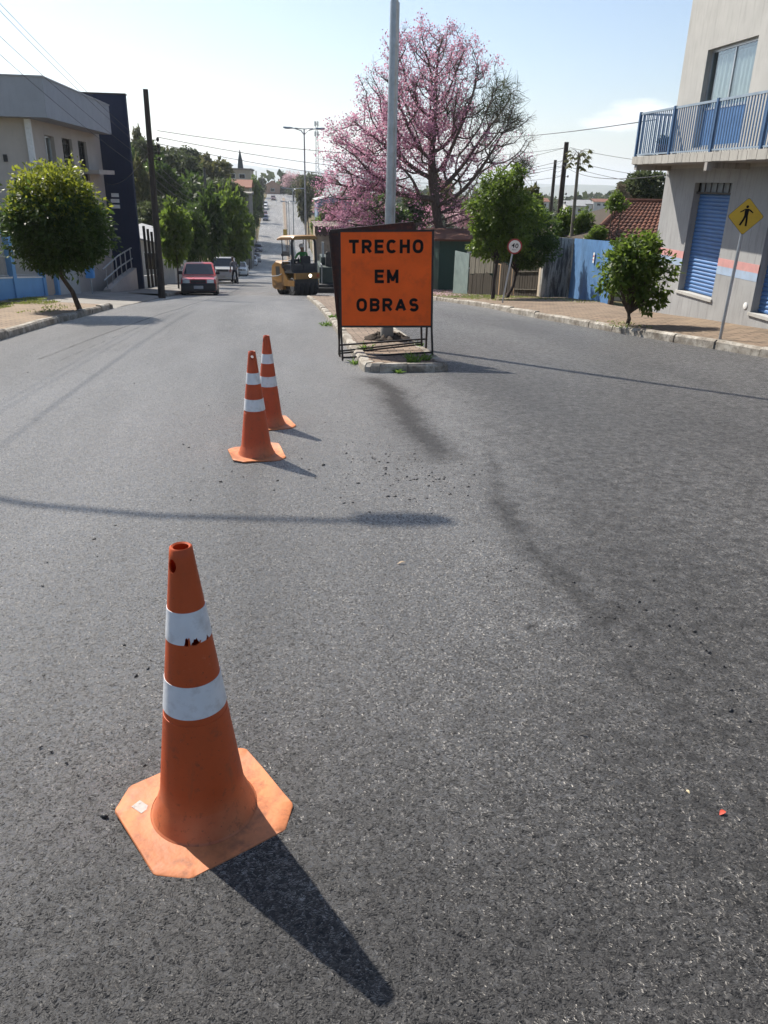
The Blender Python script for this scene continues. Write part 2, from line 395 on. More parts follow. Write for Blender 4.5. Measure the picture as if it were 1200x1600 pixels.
tilt = b.n('ShaderNodeVectorMath', operation='SUBTRACT'); b.l(vor.outputs['Color'], tilt.inputs[0]); tilt.inputs[1].default_value = (.5, .5, .5)
tl2 = b.n('ShaderNodeVectorMath', operation='MULTIPLY'); b.l(tilt.outputs[0], tl2.inputs[0]); tl2.inputs[1].default_value = (1.15, 1.15, 0)
gn = b.n('ShaderNodeNewGeometry'); ta = b.n('ShaderNodeVectorMath', operation='ADD'); b.l(gn.outputs['Normal'], ta.inputs[0]); b.l(tl2.outputs[0], ta.inputs[1])
tn = b.n('ShaderNodeVectorMath', operation='NORMALIZE'); b.l(ta.outputs[0], tn.inputs[0])
nrm = b.bump(h, .55, .006, tn.outputs[0])
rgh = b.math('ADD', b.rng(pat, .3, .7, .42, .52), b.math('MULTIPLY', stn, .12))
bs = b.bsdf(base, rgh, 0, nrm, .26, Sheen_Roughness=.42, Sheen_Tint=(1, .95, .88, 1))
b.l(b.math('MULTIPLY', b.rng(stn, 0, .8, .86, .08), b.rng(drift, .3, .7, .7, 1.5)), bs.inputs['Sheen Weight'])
MT['asphalt'] = b.done(bs)
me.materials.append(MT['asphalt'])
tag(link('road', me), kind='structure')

# pavements -------------------------------------------------------------------------
def brickmat(name, c1, c2, mortar, sc, dirt, damt=.5, bh=.5, bw=1., rot=0.):
    b = NB(name)
    mp_ = b.n('ShaderNodeMapping'); mp_.inputs['Rotation'].default_value = (0, 0, rot); b.l(b.co(), mp_.inputs[0])
    br = b.n('ShaderNodeTexBrick'); br.inputs['Scale'].default_value = sc; br.inputs['Mortar Size'].default_value = .045; br.inputs['Bias'].default_value = 0
    br.inputs['Brick Width'].default_value = bw; br.inputs['Row Height'].default_value = bh
    br.inputs['Color1'].default_value = c1+(1,); br.inputs['Color2'].default_value = c2+(1,); br.inputs['Mortar'].default_value = mortar+(1,)
    b.l(mp_.outputs[0], br.inputs['Vector'])
    c = b.mix(b.rng(b.noise(1.3, 8, .65), .42, .68, 0, damt), br.outputs['Color'], dirt)
    c = b.mix(b.rng(b.noise(9, 6, .7), .5, .75, 0, .4), c, tuple(x*.55 for x in dirt))
    h = b.math('SUBTRACT', b.noise(60, 4, .6), b.math('MULTIPLY', br.outputs['Fac'], 1.2))
    return b.done(b.bsdf(c, .88, 0, b.bump(h, .6, .006), .25))
MT['paver'] = brickmat('brown_paver', (.25, .18, .125), (.16, .12, .085), (.055, .045, .036), 3.4, (.27, .205, .14), .6)
MT['tan_paver'] = brickmat('tan_paver', (.28, .205, .145), (.21, .16, .115), (.08, .065, .05), 4.2, (.33, .255, .175), .6)
b = NB('worn_kerb')
n1 = b.noise(3, 8, .7); n2 = b.noise(16, 8, .7)
c = b.mix(b.rng(n1, .38, .6), (.48, .45, .39), (.17, .145, .115)); c = b.mix(b.rng(n2, .5, .66, 0, .8), c, (.085, .075, .065))
geo = b.n('ShaderNodeNewGeometry'); c = b.mix(b.math('MULTIPLY', geo.outputs['Random Per Island'], .3), c, (.22, .19, .15))
MT['kerb'] = b.done(b.bsdf(c, .85, 0, b.bump(n2, .7, .01), .25))
MT['concrete'] = paint('old_concrete', (.24, .225, .20), .88, 0, .25, 1.5, (.10, .09, .08), .5, .01, 30, .25)
def strip(name, inner, outer, y0, y1, zi, zo, mat, dy=.5, nu=10, sag=.012):
    ys = np.arange(y0, y1+.001, dy); us = np.linspace(0, 1, nu)
    xi = sx(inner, ys); xo = sx(outer, ys)
    X = xi[:, None]+(xo-xi)[:, None]*us; Y = np.repeat(ys[:, None], nu, 1)
    Z = prof(Y)+zi+(zo-zi)*us+sag*np.sin(X*2.1+Y*1.3)*np.sin(Y*.7)
    o = link(name, np_mesh(name, np.stack([X, Y, Z], -1).reshape(-1, 3), grid_faces(nu, len(ys)), [mat], smooth=True))
    return tag(o, kind='structure')
def kerb(name, line, y0, y1, out, h=.13, w=.14, seg=.9, zoff=0.):
    m = MB(); y = y0; rg = random.Random(5)
    while y < y1-.05:
        ye = min(y+seg, y1); pts = []
        for yy, sh in ((y+.008, 0), (ye-.008, 0)):
            x = float(sx(line, yy))+rg.uniform(-.012, .012); z = P(yy)+zoff; hh = h+rg.uniform(-.014, .014)
            pts.append([(x, yy, z-.12), (x+out*.012, yy, z+hh-.03), (x+out*.04, yy, z+hh), (x+out*w, yy, z+hh), (x+out*w, yy, z-.12)])
        m.loft(pts); y = ye
        if y > 60: seg = 3.
    return tag(m.build(name, MT['kerb']), kind='structure')
off = lambda L, d: [(x+d, y) for x, y in L]
kerb('right_kerb', RK, 4., 120., 1)
kerb('left_kerb', LK, 4., 20.5, -1)
kerb('left_kerb', LK, 33., 130., -1)
strip('right_pavement', off(RK, .135), [(8.6, -10), (8.6, 20), (9.5, 24), (9.8, 27), (9.4, 34), (9.0, 60)], 4, 27, .118, .17, MT['paver'])
strip('right_pavement', off(RK, .135), [(9.8, 27), (9.5, 34), (9.0, 60), (9, 120)], 27, 60, .118, .14, MT['earth'])
strip('left_pavement', off(LK, -.135), [(-7.1, -10), (-7.1, 60)], 4, 20.5, .118, .19, MT['tan_paver'])
strip('driveway', off(LK, .015), [(-7.3, -10), (-7.3, 60)], 20.5, 33, .012, .2, MT['concrete'])
strip('left_pavement', off(LK, -.135), [(-7.1, -10), (-7.1, 60), (-8, 130)], 33, 130, .118, .14, MT['concrete'])
strip('right_pavement', off(RK, .135), [(9, 60), (9, 220)], 60, 220, .1, .1, MT['earth'], dy=2)

# brick median with whitewashed kerb, rounded nose towards the camera
def median(name, xa, xb, y0, y1, h=.10, both=True):
    cx, hw = (xa+xb)/2, (xb-xa)/2
    left = [(xa, y) for y in np.arange(y0+.22, y1, .8)]; right_ = [(xb, y) for y in np.arange(y1-.4, y0+.2, -.8)]
    nose = [(cx+hw*math.cos(t)*1.0, y0+.22-.2*math.sin(t)) for t in np.linspace(0, PI, 9)]
    nose = [(cx+(1 if math.cos(t) >= 0 else -1)*hw*abs(math.cos(t))**.45, y0+.24-.24*abs(math.sin(t))**.5) for t in np.linspace(.02, PI-.02, 9)]
    end = [(xa+.1, y1), (xb-.1, y1)]
    loop = left+end+right_+nose
    n = len(loop); m = MB(); rg = random.Random(3); wd = .13
    for i in range(n):
        a, b_ = Vector(loop[i]), Vector(loop[(i+1) % n]); d = (b_-a)
        if d.length < .02: continue
        def inn(p): return Vector((cx+(p.x-cx)*(1-wd/hw), p.y+(wd if p.y < y0+.3 else 0)-(wd if p.y > y1-.1 else 0)))
        g = .004/d.length
        rows = []
        for p, t in ((a+d*g, 0), (b_-d*g, 0)):
            q = inn(p); z = P(p.y); hh = h+rg.uniform(-.01, .01)
            dq = (q-p).normalized()
            e1 = p+dq*.012; e2 = p+dq*.04
            rows.append([(p.x, p.y, z-.1), (e1.x, e1.y, z+hh-.03), (e2.x, e2.y, z+hh), (q.x, q.y, P(q.y)+hh), (q.x, q.y, P(q.y)-.1)])
        m.loft(rows)
    tag(m.build('median_kerb', MT['kerb']), kind='structure')
    ys = np.concatenate([[y0+.1], np.arange(y0+.3, y1-.1, .5)]); us = np.linspace(-1, 1, 7)
    X = cx+(hw-.11)*us[None, :]*np.ones((len(ys), 1)); Y = np.repeat(ys[:, None], 7, 1); Z = prof(Y)+h-.012+.012*np.sin(Y*2.3+X*5)
    o = link('median_paving', np_mesh('median_paving', np.stack([X, Y, Z], -1).reshape(-1, 3), grid_faces(7, len(ys)), [MT['median_brick']]))
    tag(o, kind='structure')
MT['median_brick'] = brickmat('median_brick', (.27, .20, .15), (.16, .12, .09), (.04, .033, .027), 4.6, (.27, .215, .155), .5, .5, 1.0)
median('median', .93, 2.0, 9.0, 31)
median('median', .95, 1.95, 47.5, 130)
median('median', .95, 1.95, 136, 300)

# hills on the horizon
def ridge(name, y0, amp, seed, x0, x1, base):
    rg = np.random.RandomState(seed); n = 220; x = np.linspace(x0, x1, n); hts = np.zeros(n)
    for k in range(1, 26): hts += rg.randn()*np.sin(x/(x1-x0)*2*PI*k*.9+rg.rand()*6.28)/k**1.1
    hts = (hts-hts.min())/(hts.max()-hts.min())
    rows = []
    for t in np.linspace(0, 1, 14):
        rr = noise1(x*.01+t*9, seed)*.05
        rows.append(np.stack([x, np.full(n, y0+t*1400), base+(hts*(1+rr))*amp*np.sin(t*PI/2)**1.3+0*x], -1))
    V = np.stack(rows).reshape(-1, 3)
    tag(link('hills', np_mesh('hills', V, grid_faces(n, 14), [MT['hill']], smooth=True)), kind='structure')
b = NB('wooded_hill'); n1 = b.noise(.012, 8, .65)
MT['hill'] = b.done(b.bsdf(b.mix(b.rng(n1, .4, .62), (.035, .055, .025), (.09, .10, .05)), 1, 0, None, 0))
ridge('hills', 3600, 140, 4, -4200, 5000, -62)
ridge('hills', 5300, 190, 11, -6500, 7500, -62)
# ------------------------------------------------------------------ traffic cones
def orange(name, col, dirty):
    b = NB(name)
    n1 = b.noise(9, 6, .6); n2 = b.noise(46, 6, .7)
    c = b.mix(b.rng(n1, .35, .65), col, tuple(min(1, x*1.15) for x in col))
    sp = b.n('ShaderNodeSeparateXYZ'); b.l(b.co(), sp.inputs[0])
    low = b.rng(sp.outputs[2], .015, .14, 1, 0)
    c = b.mix(b.math('MULTIPLY', low, b.rng(n1, .25, .6, .25, .8)), c, dirty)
    c = b.mix(b.math('MULTIPLY', b.rng(n2, .56, .7, 0, .7), b.rng(sp.outputs[2], .01, .6, 1, .15)), c, (.11, .05, .03))
    c = b.mix(b.rng(b.noise(120, 3, .6), .66, .72, 0, .6), c, (.05, .03, .02))
    sc = b.noise(11, 8, .75, st=(1, 1, .22)); c = b.mix(b.rng(sc, .56, .66, 0, .4), c, (.20, .075, .035)); c = b.mix(b.rng(b.noise(7, 9, .8), .60, .64, 0, .35), c, (.62, .24, .12))
    p = b.bsdf(c, b.rng(n1, .3, .7, .42, .6), 0, b.bump(n2, .25, .002), .4)
    t = b.n('ShaderNodeBsdfTranslucent'); b.l(b.mix(1., c, (1, .75, .6), 'MULTIPLY'), t.inputs[0])
    m = b.n('ShaderNodeMixShader'); m.inputs[0].default_value = .10; b.l(p.outputs[0], m.inputs[1]); b.l(t.outputs[0], m.inputs[2])
    return b.done(m)
MT['cone'] = orange('cone_orange', (.46, .076, .017), (.56, .23, .11))
MT['cone_dark'] = orange('cone_red_orange', (.46, .072, .022), (.56, .23, .11))
MT['cone_base'] = paint('cone_base_orange', (.52, .185, .075), .6, 0, .32, 9, (.17, .075, .045), .8, .003, 60, .35)
MT['band'] = paint('reflective_white', (.64, .66, .68), .35, 0, .08, 9, (.30, .27, .25), .55, .004, 16)
MT['sticker'] = paint('old_sticker', (.34, .31, .28), .6, 0, .3, 30, (.12, .10, .09), .9)
H = .775
def rad(z): return .0255+(H-z)*.1195 + max(0, .042-z)*.75
def shell(z0, z1, dr, th, n, nz=12):
    """hollow conical shell as a closed solid"""
    zs = [z0+(z1-z0)*i/nz for i in range(nz+1)]
    prf = [(rad(z)+dr, z) for z in zs]+[(rad(z)+dr-th, z) for z in reversed(zs)]
    m = MB(); m.lathe(prf+[prf[0]], n); return m
def jag(z, a0, a1, seed, amp, r0, r1):
    """jagged wedge used to tear the cone wall between two angles"""
    rg = random.Random(seed); k = 9; top = []; bot = []
    for i in range(k+1):
        a = a0+(a1-a0)*i/k; e = math.sin(PI*i/k)
        top.append((a, z+amp*e*rg.uniform(.4, 1.2)+.001)); bot.append((a, z-amp*.22*e*rg.uniform(.3, 1)-.001))
    poly = top+bot[::-1]
    m = MB(); m.loft([[(r*math.cos(a), r*math.sin(a), zz) for a, zz in poly] for r in (r0, r1)]); return m
def make_cone(name, label, loc, rz, hole_a, mat, torn=False, n=56, flip=.006):
    t = thing(name, label, 'traffic cone', loc, rz, 'traffic cones standing on the fresh asphalt')
    prf = [(rad(z), z) for z in (.012, .02, .03, .04, .055, .1, .2, .335, .3351, .4, .5, .6, .7, .755, H)]
    prf[7] = (prf[7][0], .335); prf[8] = (prf[8][0]-.0012, .3355)
    prf += [(rad(H)-.004, H+.003), (rad(H)-.008, H)]+[(rad(z)-.004, z) for z in (.755, .6, .4, .2, .1, .012)]
    m = MB(); m.lathe(prf+[prf[0]], n)
    body = m.build('body', mat, t, smooth=50, weld=True)
    hc = MB(); d = Vector((math.cos(hole_a), math.sin(hole_a), 0)); s_ = Vector((-d.y, d.x, 0))
    hc.loft([[Vector((0, 0, .738))+d*q+s_*.0115*math.cos(2*PI*k/20)+Vector((0, 0, .0165*math.sin(2*PI*k/20))) for k in range(20)] for q in ((-.08, .08) if not torn else (.004, .08))])
    carve(body, hc.build('cut', mat))
    bands = []
    for z0, z1 in ((.548, .627), (.354, .439)):
        bands.append(shell(z0, z1, .0012, .0035, n, 3).build('reflective_band', MT['band'], t, smooth=50, weld=True))
    if torn:
        for o in (body, bands[0]):
            for a0, a1, amp, sd_ in ((-1.66, -1.40, .020, 2), (-1.36, -.98, .017, 6), (-.62, -.42, .010, 8)):
                carve(o, jag(.5485, a0-rz, a1-rz, sd_, amp, .035, .09).build('cut', mat))
        fl = MB()
        rr = rad(.552)
        for a0, a1, z0, z1, o_ in ((-1.50, -1.38, .544, .574, .012), (-1.06, -.97, .544, .560, .009)):
            fl.loft([[((rr+q)*math.cos(a-rz), (rr+q)*math.sin(a-rz), z) for a, z, q in ((a0, z0, 0), (a1, z0, 0), ((a0+a1)/2+.03, z1, o_+e), ((a0+a1)/2-.02, z1, o_+e))] for e in (0, .002)])
        fl.build('torn_flap', mat, t)
    # flange: chamfered square plate, a little warped
    K = 144; A, c_ = .194, .066
    def oct_r(a):
        cx, sx_ = abs(math.cos(a)), abs(math.sin(a)); r = min(A/max(cx, 1e-6), A/max(sx_, 1e-6)); return min(r, (2*A-c_)/(cx+sx_))
    angs = [2*PI*k/K for k in range(K)]
    def warp(a, f): return flip*f*(math.sin(2*a+.6)+.5*math.sin(3*a)+1.0)*.7
    def ring(fr, z): return [((rad(.012)*.985+(oct_r(a)-rad(.012)*.985)*fr)*math.cos(a), (rad(.012)*.985+(oct_r(a)-rad(.012)*.985)*fr)*math.sin(a), z+warp(a, fr)) for a in angs]
    m = MB()
    m.loft([ring(0, .002), ring(0, .017), ring(.25, .0135), ring(.6, .012), ring(.97, .0115), ring(1, .009), ring(1, .003), ring(.97, .001), ring(0, .002)], cap=False)
    m.build('base', MT['cone_base'], t, smooth=45)
    if torn:
        m = MB(); m.T = Matrix.Translation((-.135, .098, .0145)) @ Matrix.Rotation(.3, 4, 'Z')
        m.box(-.014, .014, -.02, .02, -.004, .0012); m.build('sticker', MT['sticker'], t)
    return t
make_cone('traffic_cone', 'nearest and largest orange cone, torn under its upper white band, on the asphalt', (-.243, 1.597, P(1.597)+.001), R(31), R(228-31), MT['cone'], True)
make_cone('traffic_cone', 'middle orange cone with a round hole seen right through its top', (-.215, 5.26, P(5.26)+.001), R(12), R(270-12), MT['cone_dark'], flip=.014).scale = (.96, .96, .95)
make_cone('traffic_cone', 'farther orange cone half hidden behind another cone', (-.135, 6.23, P(6.23)+.001), R(20), R(180), MT['cone_dark'], flip=.01).scale = (.96, .96, .95)

# ------------------------------------------------------------------ road works signs
MT['sign_orange'] = paint('sign_orange', (.88, .125, .016), .6, 0, .12, 2.5, (.36, .06, .025), .4, .0012, 7, .18)
MT['sign_black'] = paint('sign_black', (.008, .008, .009), .75, spec=.15)
MT['board_back'] = paint('board_back', (.025, .02, .018), .6, .2, .3, 6, (.12, .05, .02), .5)
GLYPH = {  # strokes on a 0..1 x 0..1 cell: polylines, drawn with a square nib
 'T': (.86, [[(0, 1), (1, 1)], [(.5, 1), (.5, 0)]]), 'R': (.86, [[(0, 0), (0, 1)], [(0, 1), (.62, 1), 'a', (.62, .47), (0, .47)], [(.5, .47), (1, 0)]]),
 'E': (.74, [[(0, 0), (0, 1)], [(0, 1), (1, 1)], [(0, .52), (.86, .52)], [(0, 0), (1, 0)]]), 'C': (.9, ['arc', (40, 320)]), 'H': (.86, [[(0, 0), (0, 1)], [(1, 0), (1, 1)], [(0, .52), (1, .52)]]),
 'O': (.94, ['arc', (0, 360)]), 'M': (1.0, [[(0, 0), (0, 1)], [(0, 1), (.5, .12)], [(.5, .12), (1, 1)], [(1, 1), (1, 0)]]), 'B': (.84, [[(0, 0), (0, 1)], [(0, 1), (.6, 1), 'a', (.6, .53), (0, .53)], [(0, .53), (.62, .53), 'a', (.62, 0), (0, 0)]]),
 'A': (.98, [[(0, 0), (.5, 1)], [(.5, 1), (1, 0)], [(.2, .28), (.8, .28)]]), 'S': (.82, ['s'])}
def glyph_lines(ch):
    w_, st = GLYPH[ch]; out = []
    if st and st[0] == 'arc':
        a0, a1 = st[1]; out.append([(.5+.5*math.copysign(abs(math.cos(t))**.8, math.cos(t)), .5+.5*math.copysign(abs(math.sin(t))**.8, math.sin(t))) for t in np.radians(np.linspace(a0, a1, 33))])
    elif st and st[0] == 's':
        p = [(.5+.46*math.cos(t), .74+.26*math.sin(t)) for t in np.radians(np.linspace(25, 250, 18))]+[(.5+.5*math.cos(t), .26+.27*math.sin(t)) for t in np.radians(np.linspace(70, -155, 20))]; out.append(p)
    else:
        for l in st:
            p = []
            for i, q in enumerate(l):
                if q == 'a':
                    (x0, y0), (x1, y1) = l[i-1], l[i+1]; r = (y0-y1)/2; p += [(x0+(1-x0)*math.sin(t), (y0+y1)/2+r*math.cos(t)) for t in np.linspace(.15, PI-.15, 12)]
                else: p.append(q)
            out.append(p)
    return w_, out
def painted_text(txt, width, height, mat, parent, M_, nib=.225, gap=.24, name='lettering', depth=.0012):
    """block capitals with strokes of constant width"""
    tot = sum(GLYPH[c][0] for c in txt)*(1-nib)*.86+nib*len(txt)+gap*(len(txt)-1); k = width/(tot*height); m = MB(M_); x = -width/2; nb = nib*height; n_ = 0
    for ch in txt:
        w_, ls = glyph_lines(ch); cw = (w_*(1-nib)*.86)*height*k
        for l in ls:
            p = [Vector((x+nb*k/2+q[0]*cw, -height/2+nb/2+q[1]*(height-nb))) for q in l]
            L_, R_ = [], []
            for i, q in enumerate(p):
                d = (p[min(i+1, len(p)-1)]-p[max(i-1, 0)]).normalized(); nn = Vector((-d.y, d.x))*nb/2
                e = d*(nb/2 if (len(p) == 2 or len(l) < 30) and i in (0, len(p)-1) else 0)*(1 if i else -1)*(.98 if abs(d.x) < .02 or abs(d.y) < .02 else .3)
                L_.append(q+nn+e); R_.append(q-nn+e)
            n_ += 1; dz = depth+n_*.00004
            for i in range(len(p)-1):
                m.loft([[(a.x, a.y, z) for a in (L_[i], R_[i], R_[i+1], L_[i+1])] for z in (-depth, dz+.000015*(i % 2))])
        x += cw+nb*k+gap*height*k
    return m.build(name, mat, parent)
def lettering(txt, width, height, mat, parent, M_, bold=.035, name='lettering', depth=.0012):
    cu = bpy.data.curves.new('t', 'FONT'); cu.body = txt; cu.extrude = .02; cu.offset = bold; cu.space_character = 1.12; cu.resolution_u = 4
    o = bpy.data.objects.new('t', cu); COL.objects.link(o)
    me = bpy.data.meshes.new_from_object(o.evaluated_get(bpy.context.evaluated_depsgraph_get()))
    bpy.data.objects.remove(o); bpy.data.curves.remove(cu)
    n = len(me.vertices); v = np.zeros(n*3, np.float32); me.vertices.foreach_get('co', v); v = v.reshape(-1, 3)
    mn, mxx = v.min(0), v.max(0); c = (mn+mxx)/2; v = (v-c)/np.maximum(mxx-mn, 1e-6)*np.array([width, height, depth*2])
    Mn = np.array(M_); v = v @ Mn[:3, :3].T + Mn[:3, 3]
    me.vertices.foreach_set('co', v.astype(np.float32).ravel()); me.update()
    me.materials.clear(); me.materials.append(mat); me.name = name
    return link(name, me, parent)
def frame_of(a, b, top):
    """matrix with x along a->b, y up towards top, z out of the face"""
    a, b, top = Vector(a), Vector(b), Vector(top)
    x = (b-a).normalized(); y = (top-(a+b)/2); y = (y-x*y.dot(x)).normalized(); z = x.cross(y)
    return Matrix(((x.x, y.x, z.x, 0), (x.y, y.y, z.y, 0), (x.z, y.z, z.z, 0), (0, 0, 0, 1)))
# front stand: feet, lean, board
fl_, fr_ = Vector((.760, 10.02, -.755)), Vector((1.915, 9.82, -.645))
sign = thing('road_works_sign', 'orange TRECHO EM OBRAS board on a black steel stand straddling the median kerb', 'sign', (1.33, 9.95, -.66))
O = Vector(sign.location)
tl_, tr_ = Vector((.738, 10.25, .83)), Vector((1.892, 10.05, .865))
Fm = frame_of(tl_+Vector((.004, -.18, -1.13)), tr_+Vector((.004, -.18, -1.13)), (tl_+tr_)/2)
def L(p): return Vector(p)-O
BH = 1.165
XA, YA, ZA = (Vector(Fm.col[i_][:3]) for i_ in range(3))
BW = (tr_-tl_).length
tr_ = tl_+XA*BW
def fp(u, v, d=0):  # point on the front frame: u across 0..1, v metres down from the top, d out of the face
    return tl_+XA*(BW*u)-YA*v+ZA*d
def quadbox(m, u0, u1, v0, v1, d0, d1):
    m.loft([[L(fp(u0, v0, d)), L(fp(u1, v0, d)), L(fp(u1, v1, d)), L(fp(u0, v1, d))] for d in (d0, d1)])
m = MB(); quadbox(m, .008, .992, .008, BH, -.002, .003)
board = m.build('board', MT['sign_orange'], sign)
m = MB()
for u0, u1, v0, v1 in ((-.012, .010, -.012, BH+.012), (.990, 1.012, -.012, BH+.012), (.010, .990, -.012, .012), (.010, .990, BH-.012, BH+.012)): quadbox(m, u0, u1, v0, v1, -.022, .007)
m.build('frame', MT['black_steel'], sign)
for u, foot in ((0, fl_), (1, fr_)):
    m = MB(); m.bar(L(fp(u, BH+.01, -.008)), L(foot), .024); m.build('leg', MT['black_steel'], sign)
m = MB(); m.bar(L(fl_.lerp(tl_, .025)), L(fr_.lerp(tr_, .025)), .022); m.build('stretcher', MT['black_steel'], sign)
# hinged rear frame
rtl, rtr = fp(0.02, .01, -.05), fp(.98, .01, -.05)
rl, rr_ = Vector((.755, 10.62, -.80)), Vector((1.955, 10.52, -.715))
for a, b_ in ((rtl, rl), (rtr, rr_)):
    m = MB(); m.bar(L(a), L(b_), .024); m.build('leg', MT['black_steel'], sign)
m = MB(); m.bar(L(rl.lerp(rtl, .085)), L(rr_.lerp(rtr, .1)), .022); m.build('stretcher', MT['black_steel'], sign)
cen = [(.5, .185, 'TRECHO', .80), (.505, .545, 'EM', .257), (.515, .895, 'OBRAS', .68)]
for u, v, txt, k in cen:
    p = L(fp(u, v, .0044)); Mx = Matrix.Translation(p) @ Fm
    wid = k*(tr_-tl_).length
    painted_text(txt, wid, .165, MT['sign_black'], board, Mx)
# second folded stand leaning behind it, dark board askew
s2 = thing('folded_sign_stand', 'dark folded sign stand leaning askew behind the orange board', 'sign stand', (1.3, 10.6, -.7))
O2 = Vector(s2.location)
q = dict(tl=(.64, 10.62, .80), tr=(1.72, 10.50, .925), bl=(.735, 10.52, -.27), br=(1.84, 10.40, -.145), fl=(.757, 10.49, -.80), fr=(1.868, 10.37, -.64))
q = {k: Vector(v)-O2 for k, v in q.items()}
nrm_ = (q['tr']-q['tl']).cross(q['bl']-q['tl']).normalized()
m = MB(); m.loft([[q[k]+nrm_*d for k in ('tl', 'tr', 'br', 'bl')] for d in (-.015, .015)]); m.build('board', MT['board_back'], s2)
m = MB()
for a, b_ in (('tl', 'tr'), ('bl', 'br'), ('tl', 'bl'), ('tr', 'br')): m.bar(q[a], q[b_], .04, .05)
m.build('frame', MT['black_steel'], s2)
for a, b_ in (('bl', 'fl'), ('br', 'fr')):
    m = MB(); m.bar(q[a], q[b_], .024); m.build('leg', MT['black_steel'], s2)
for k in (.12, .06):
    m = MB(); m.bar(q['fl'].lerp(q['bl'], k+.02), q['fr'].lerp(q['br'], k), .02); m.build('stretcher', MT['black_steel'], s2)

# ------------------------------------------------------------------ street lamps down the median
MT['lens'] = paint('lamp_lens', (.55, .55, .52), .25)
def lamp(label, x, y, h=9.1, near=False, group='street lamps along the median', z=None):
    t = thing('street_lamp', label, 'street lamp', (x, y, P(y)+(.09 if z is None else z)), 0, group)
    m = MB(); n = 20 if near else 8
    m.tube([(0, 0, 0), (0, 0, 2.0), (0, 0, 2.0), (0, 0, 4.4), (0, 0, 4.4), (0, 0, h)], [.072, .068, .064, .058, .053, .04], n)
    if near: m.tube([(.075, .02, .3), (.073, .02, 2.0), (.06, .02, 4.4)], .012, 6)
    m.build('pole', MT['galv'], t, smooth=40)
    m = MB(); m.tube([(0, 0, -.02), (0, 0, .03), (0, 0, .031), (0, 0, .16), (0, 0, .24)], [.15, .15, .105, .1, .075], n); m.build('pole_base', MT['concrete'], t, smooth=40)
    for s in (-1, 1):
        m = MB(); m.tube([(0, 0, h-.35), (s*.18, 0, h-.12), (s*.55, 0, h-.02), (s*.75, 0, h+.01)], [.03, .03, .03, .025], 8)
        m.tube([(0, 0, h-.03), (s*.2, 0, h-.015), (s*.55, 0, h+.01)], .025, 8)
        a = m.build('lamp_arm', MT['galv'], t, smooth=40)
        m = MB(); m.loft([[(s*(.7+q*.55), yy*(.5+.5*math.sin(PI*min(1, .15+q))), h+.0+.02*q+zz) for yy, zz in ((-.12, -.02), (-.09, .05), (.09, .05), (.12, -.02), (.08, -.04), (-.08, -.04))] for q in (0, .25, .5, .75, 1)])
        hd = m.build('lamp_head', MT['galv'], t, smooth=40)
        m = MB(); m.box(min(s*.85, s*1.15), max(s*.85, s*1.15), -.06, .06, h-.05, h-.028); m.build('lens', MT['lens'], hd)
    return t
lamp('tall galvanised lamp post rising right behind the orange sign', 1.575, 11.8, near=True)
lamp('double armed street lamp standing beyond the road roller', 1.60, 51.9)
lamp('first of the smaller lamp posts farther down the median', 1.5, 93)
lamp('lamp post far down the median, low in the valley', 1.45, 134)
lamp('farthest thin lamp post visible on the climbing median', 1.4, 172)
# lamp whose arm shadow lies across the foreground
t = thing('street_lamp', 'single armed street lamp whose shadow crosses the road behind the nearest cone', 'street lamp', (-5.75, 10.0, P(10)+.12))
m = MB(); m.tube([(0, 0, 0), (0, 0, 7.6)], [.12, .085], 14); m.build('pole', MT['concrete_pole'], t, smooth=40)
m = MB(); m.tube([(0, 0, 7.15), (.35, 0, 7.55), (.9, -.02, 7.85), (1.72, -.04, 8.05), (1.98, -.04, 8.09)], .034, 10); m.build('lamp_arm', MT['galv'], t, smooth=40)
m = MB(); m.loft([[(1.92+q*.46, -.04+yy*.62*(.55+.45*math.sin(PI*min(1, .2+q*.8))), 8.05+.06*q+zz) for yy, zz in ((-.17, -.03), (-.12, .07), (.12, .07), (.17, -.03), (.1, -.06), (-.1, -.06))] for q in (0, .2, .45, .75, 1)])
hd = m.build('lamp_head', MT['galv'], t, smooth=40)
m = MB(); m.box(2.05, 2.3, -.09, .01, 8.0, 8.03); m.build('lens', MT['lens'], hd)

# crumpled black plastic round the foot of the near lamp post
m = MB(); rg = random.Random(4); n = 40
rows = []
for q, (r, z) in enumerate(((.16, .11), (.20, .10), (.28, .05), (.36, .015))):
    rows.append([((r+rg.uniform(-.035, .035)*(q > 0))*math.cos(2*PI*k/n)*1.0, (r*.8+rg.uniform(-.03, .03))*math.sin(2*PI*k/n), z*.55*(1+.55*math.sin(k*1.9)+.3*rg.uniform(-1, 1))+.012) for k in range(n)])
m.loft(rows, cap=False)
o = m.build('plastic_sheet', paint('dusty_black_plastic', (.035, .027, .021), .85, 0, .4, 14, (.14, .10, .07), .6, spec=.2), smooth='all'); o.location = (1.575, 11.78, P(11.78)+.095); o.name = 'plastic_sheet'
sd_ = o.modifiers.new('thick', 'SOLIDIFY'); sd_.thickness = .006
tag(o, 'crumpled black plastic lying round the foot of the near lamp post', 'plastic sheet')

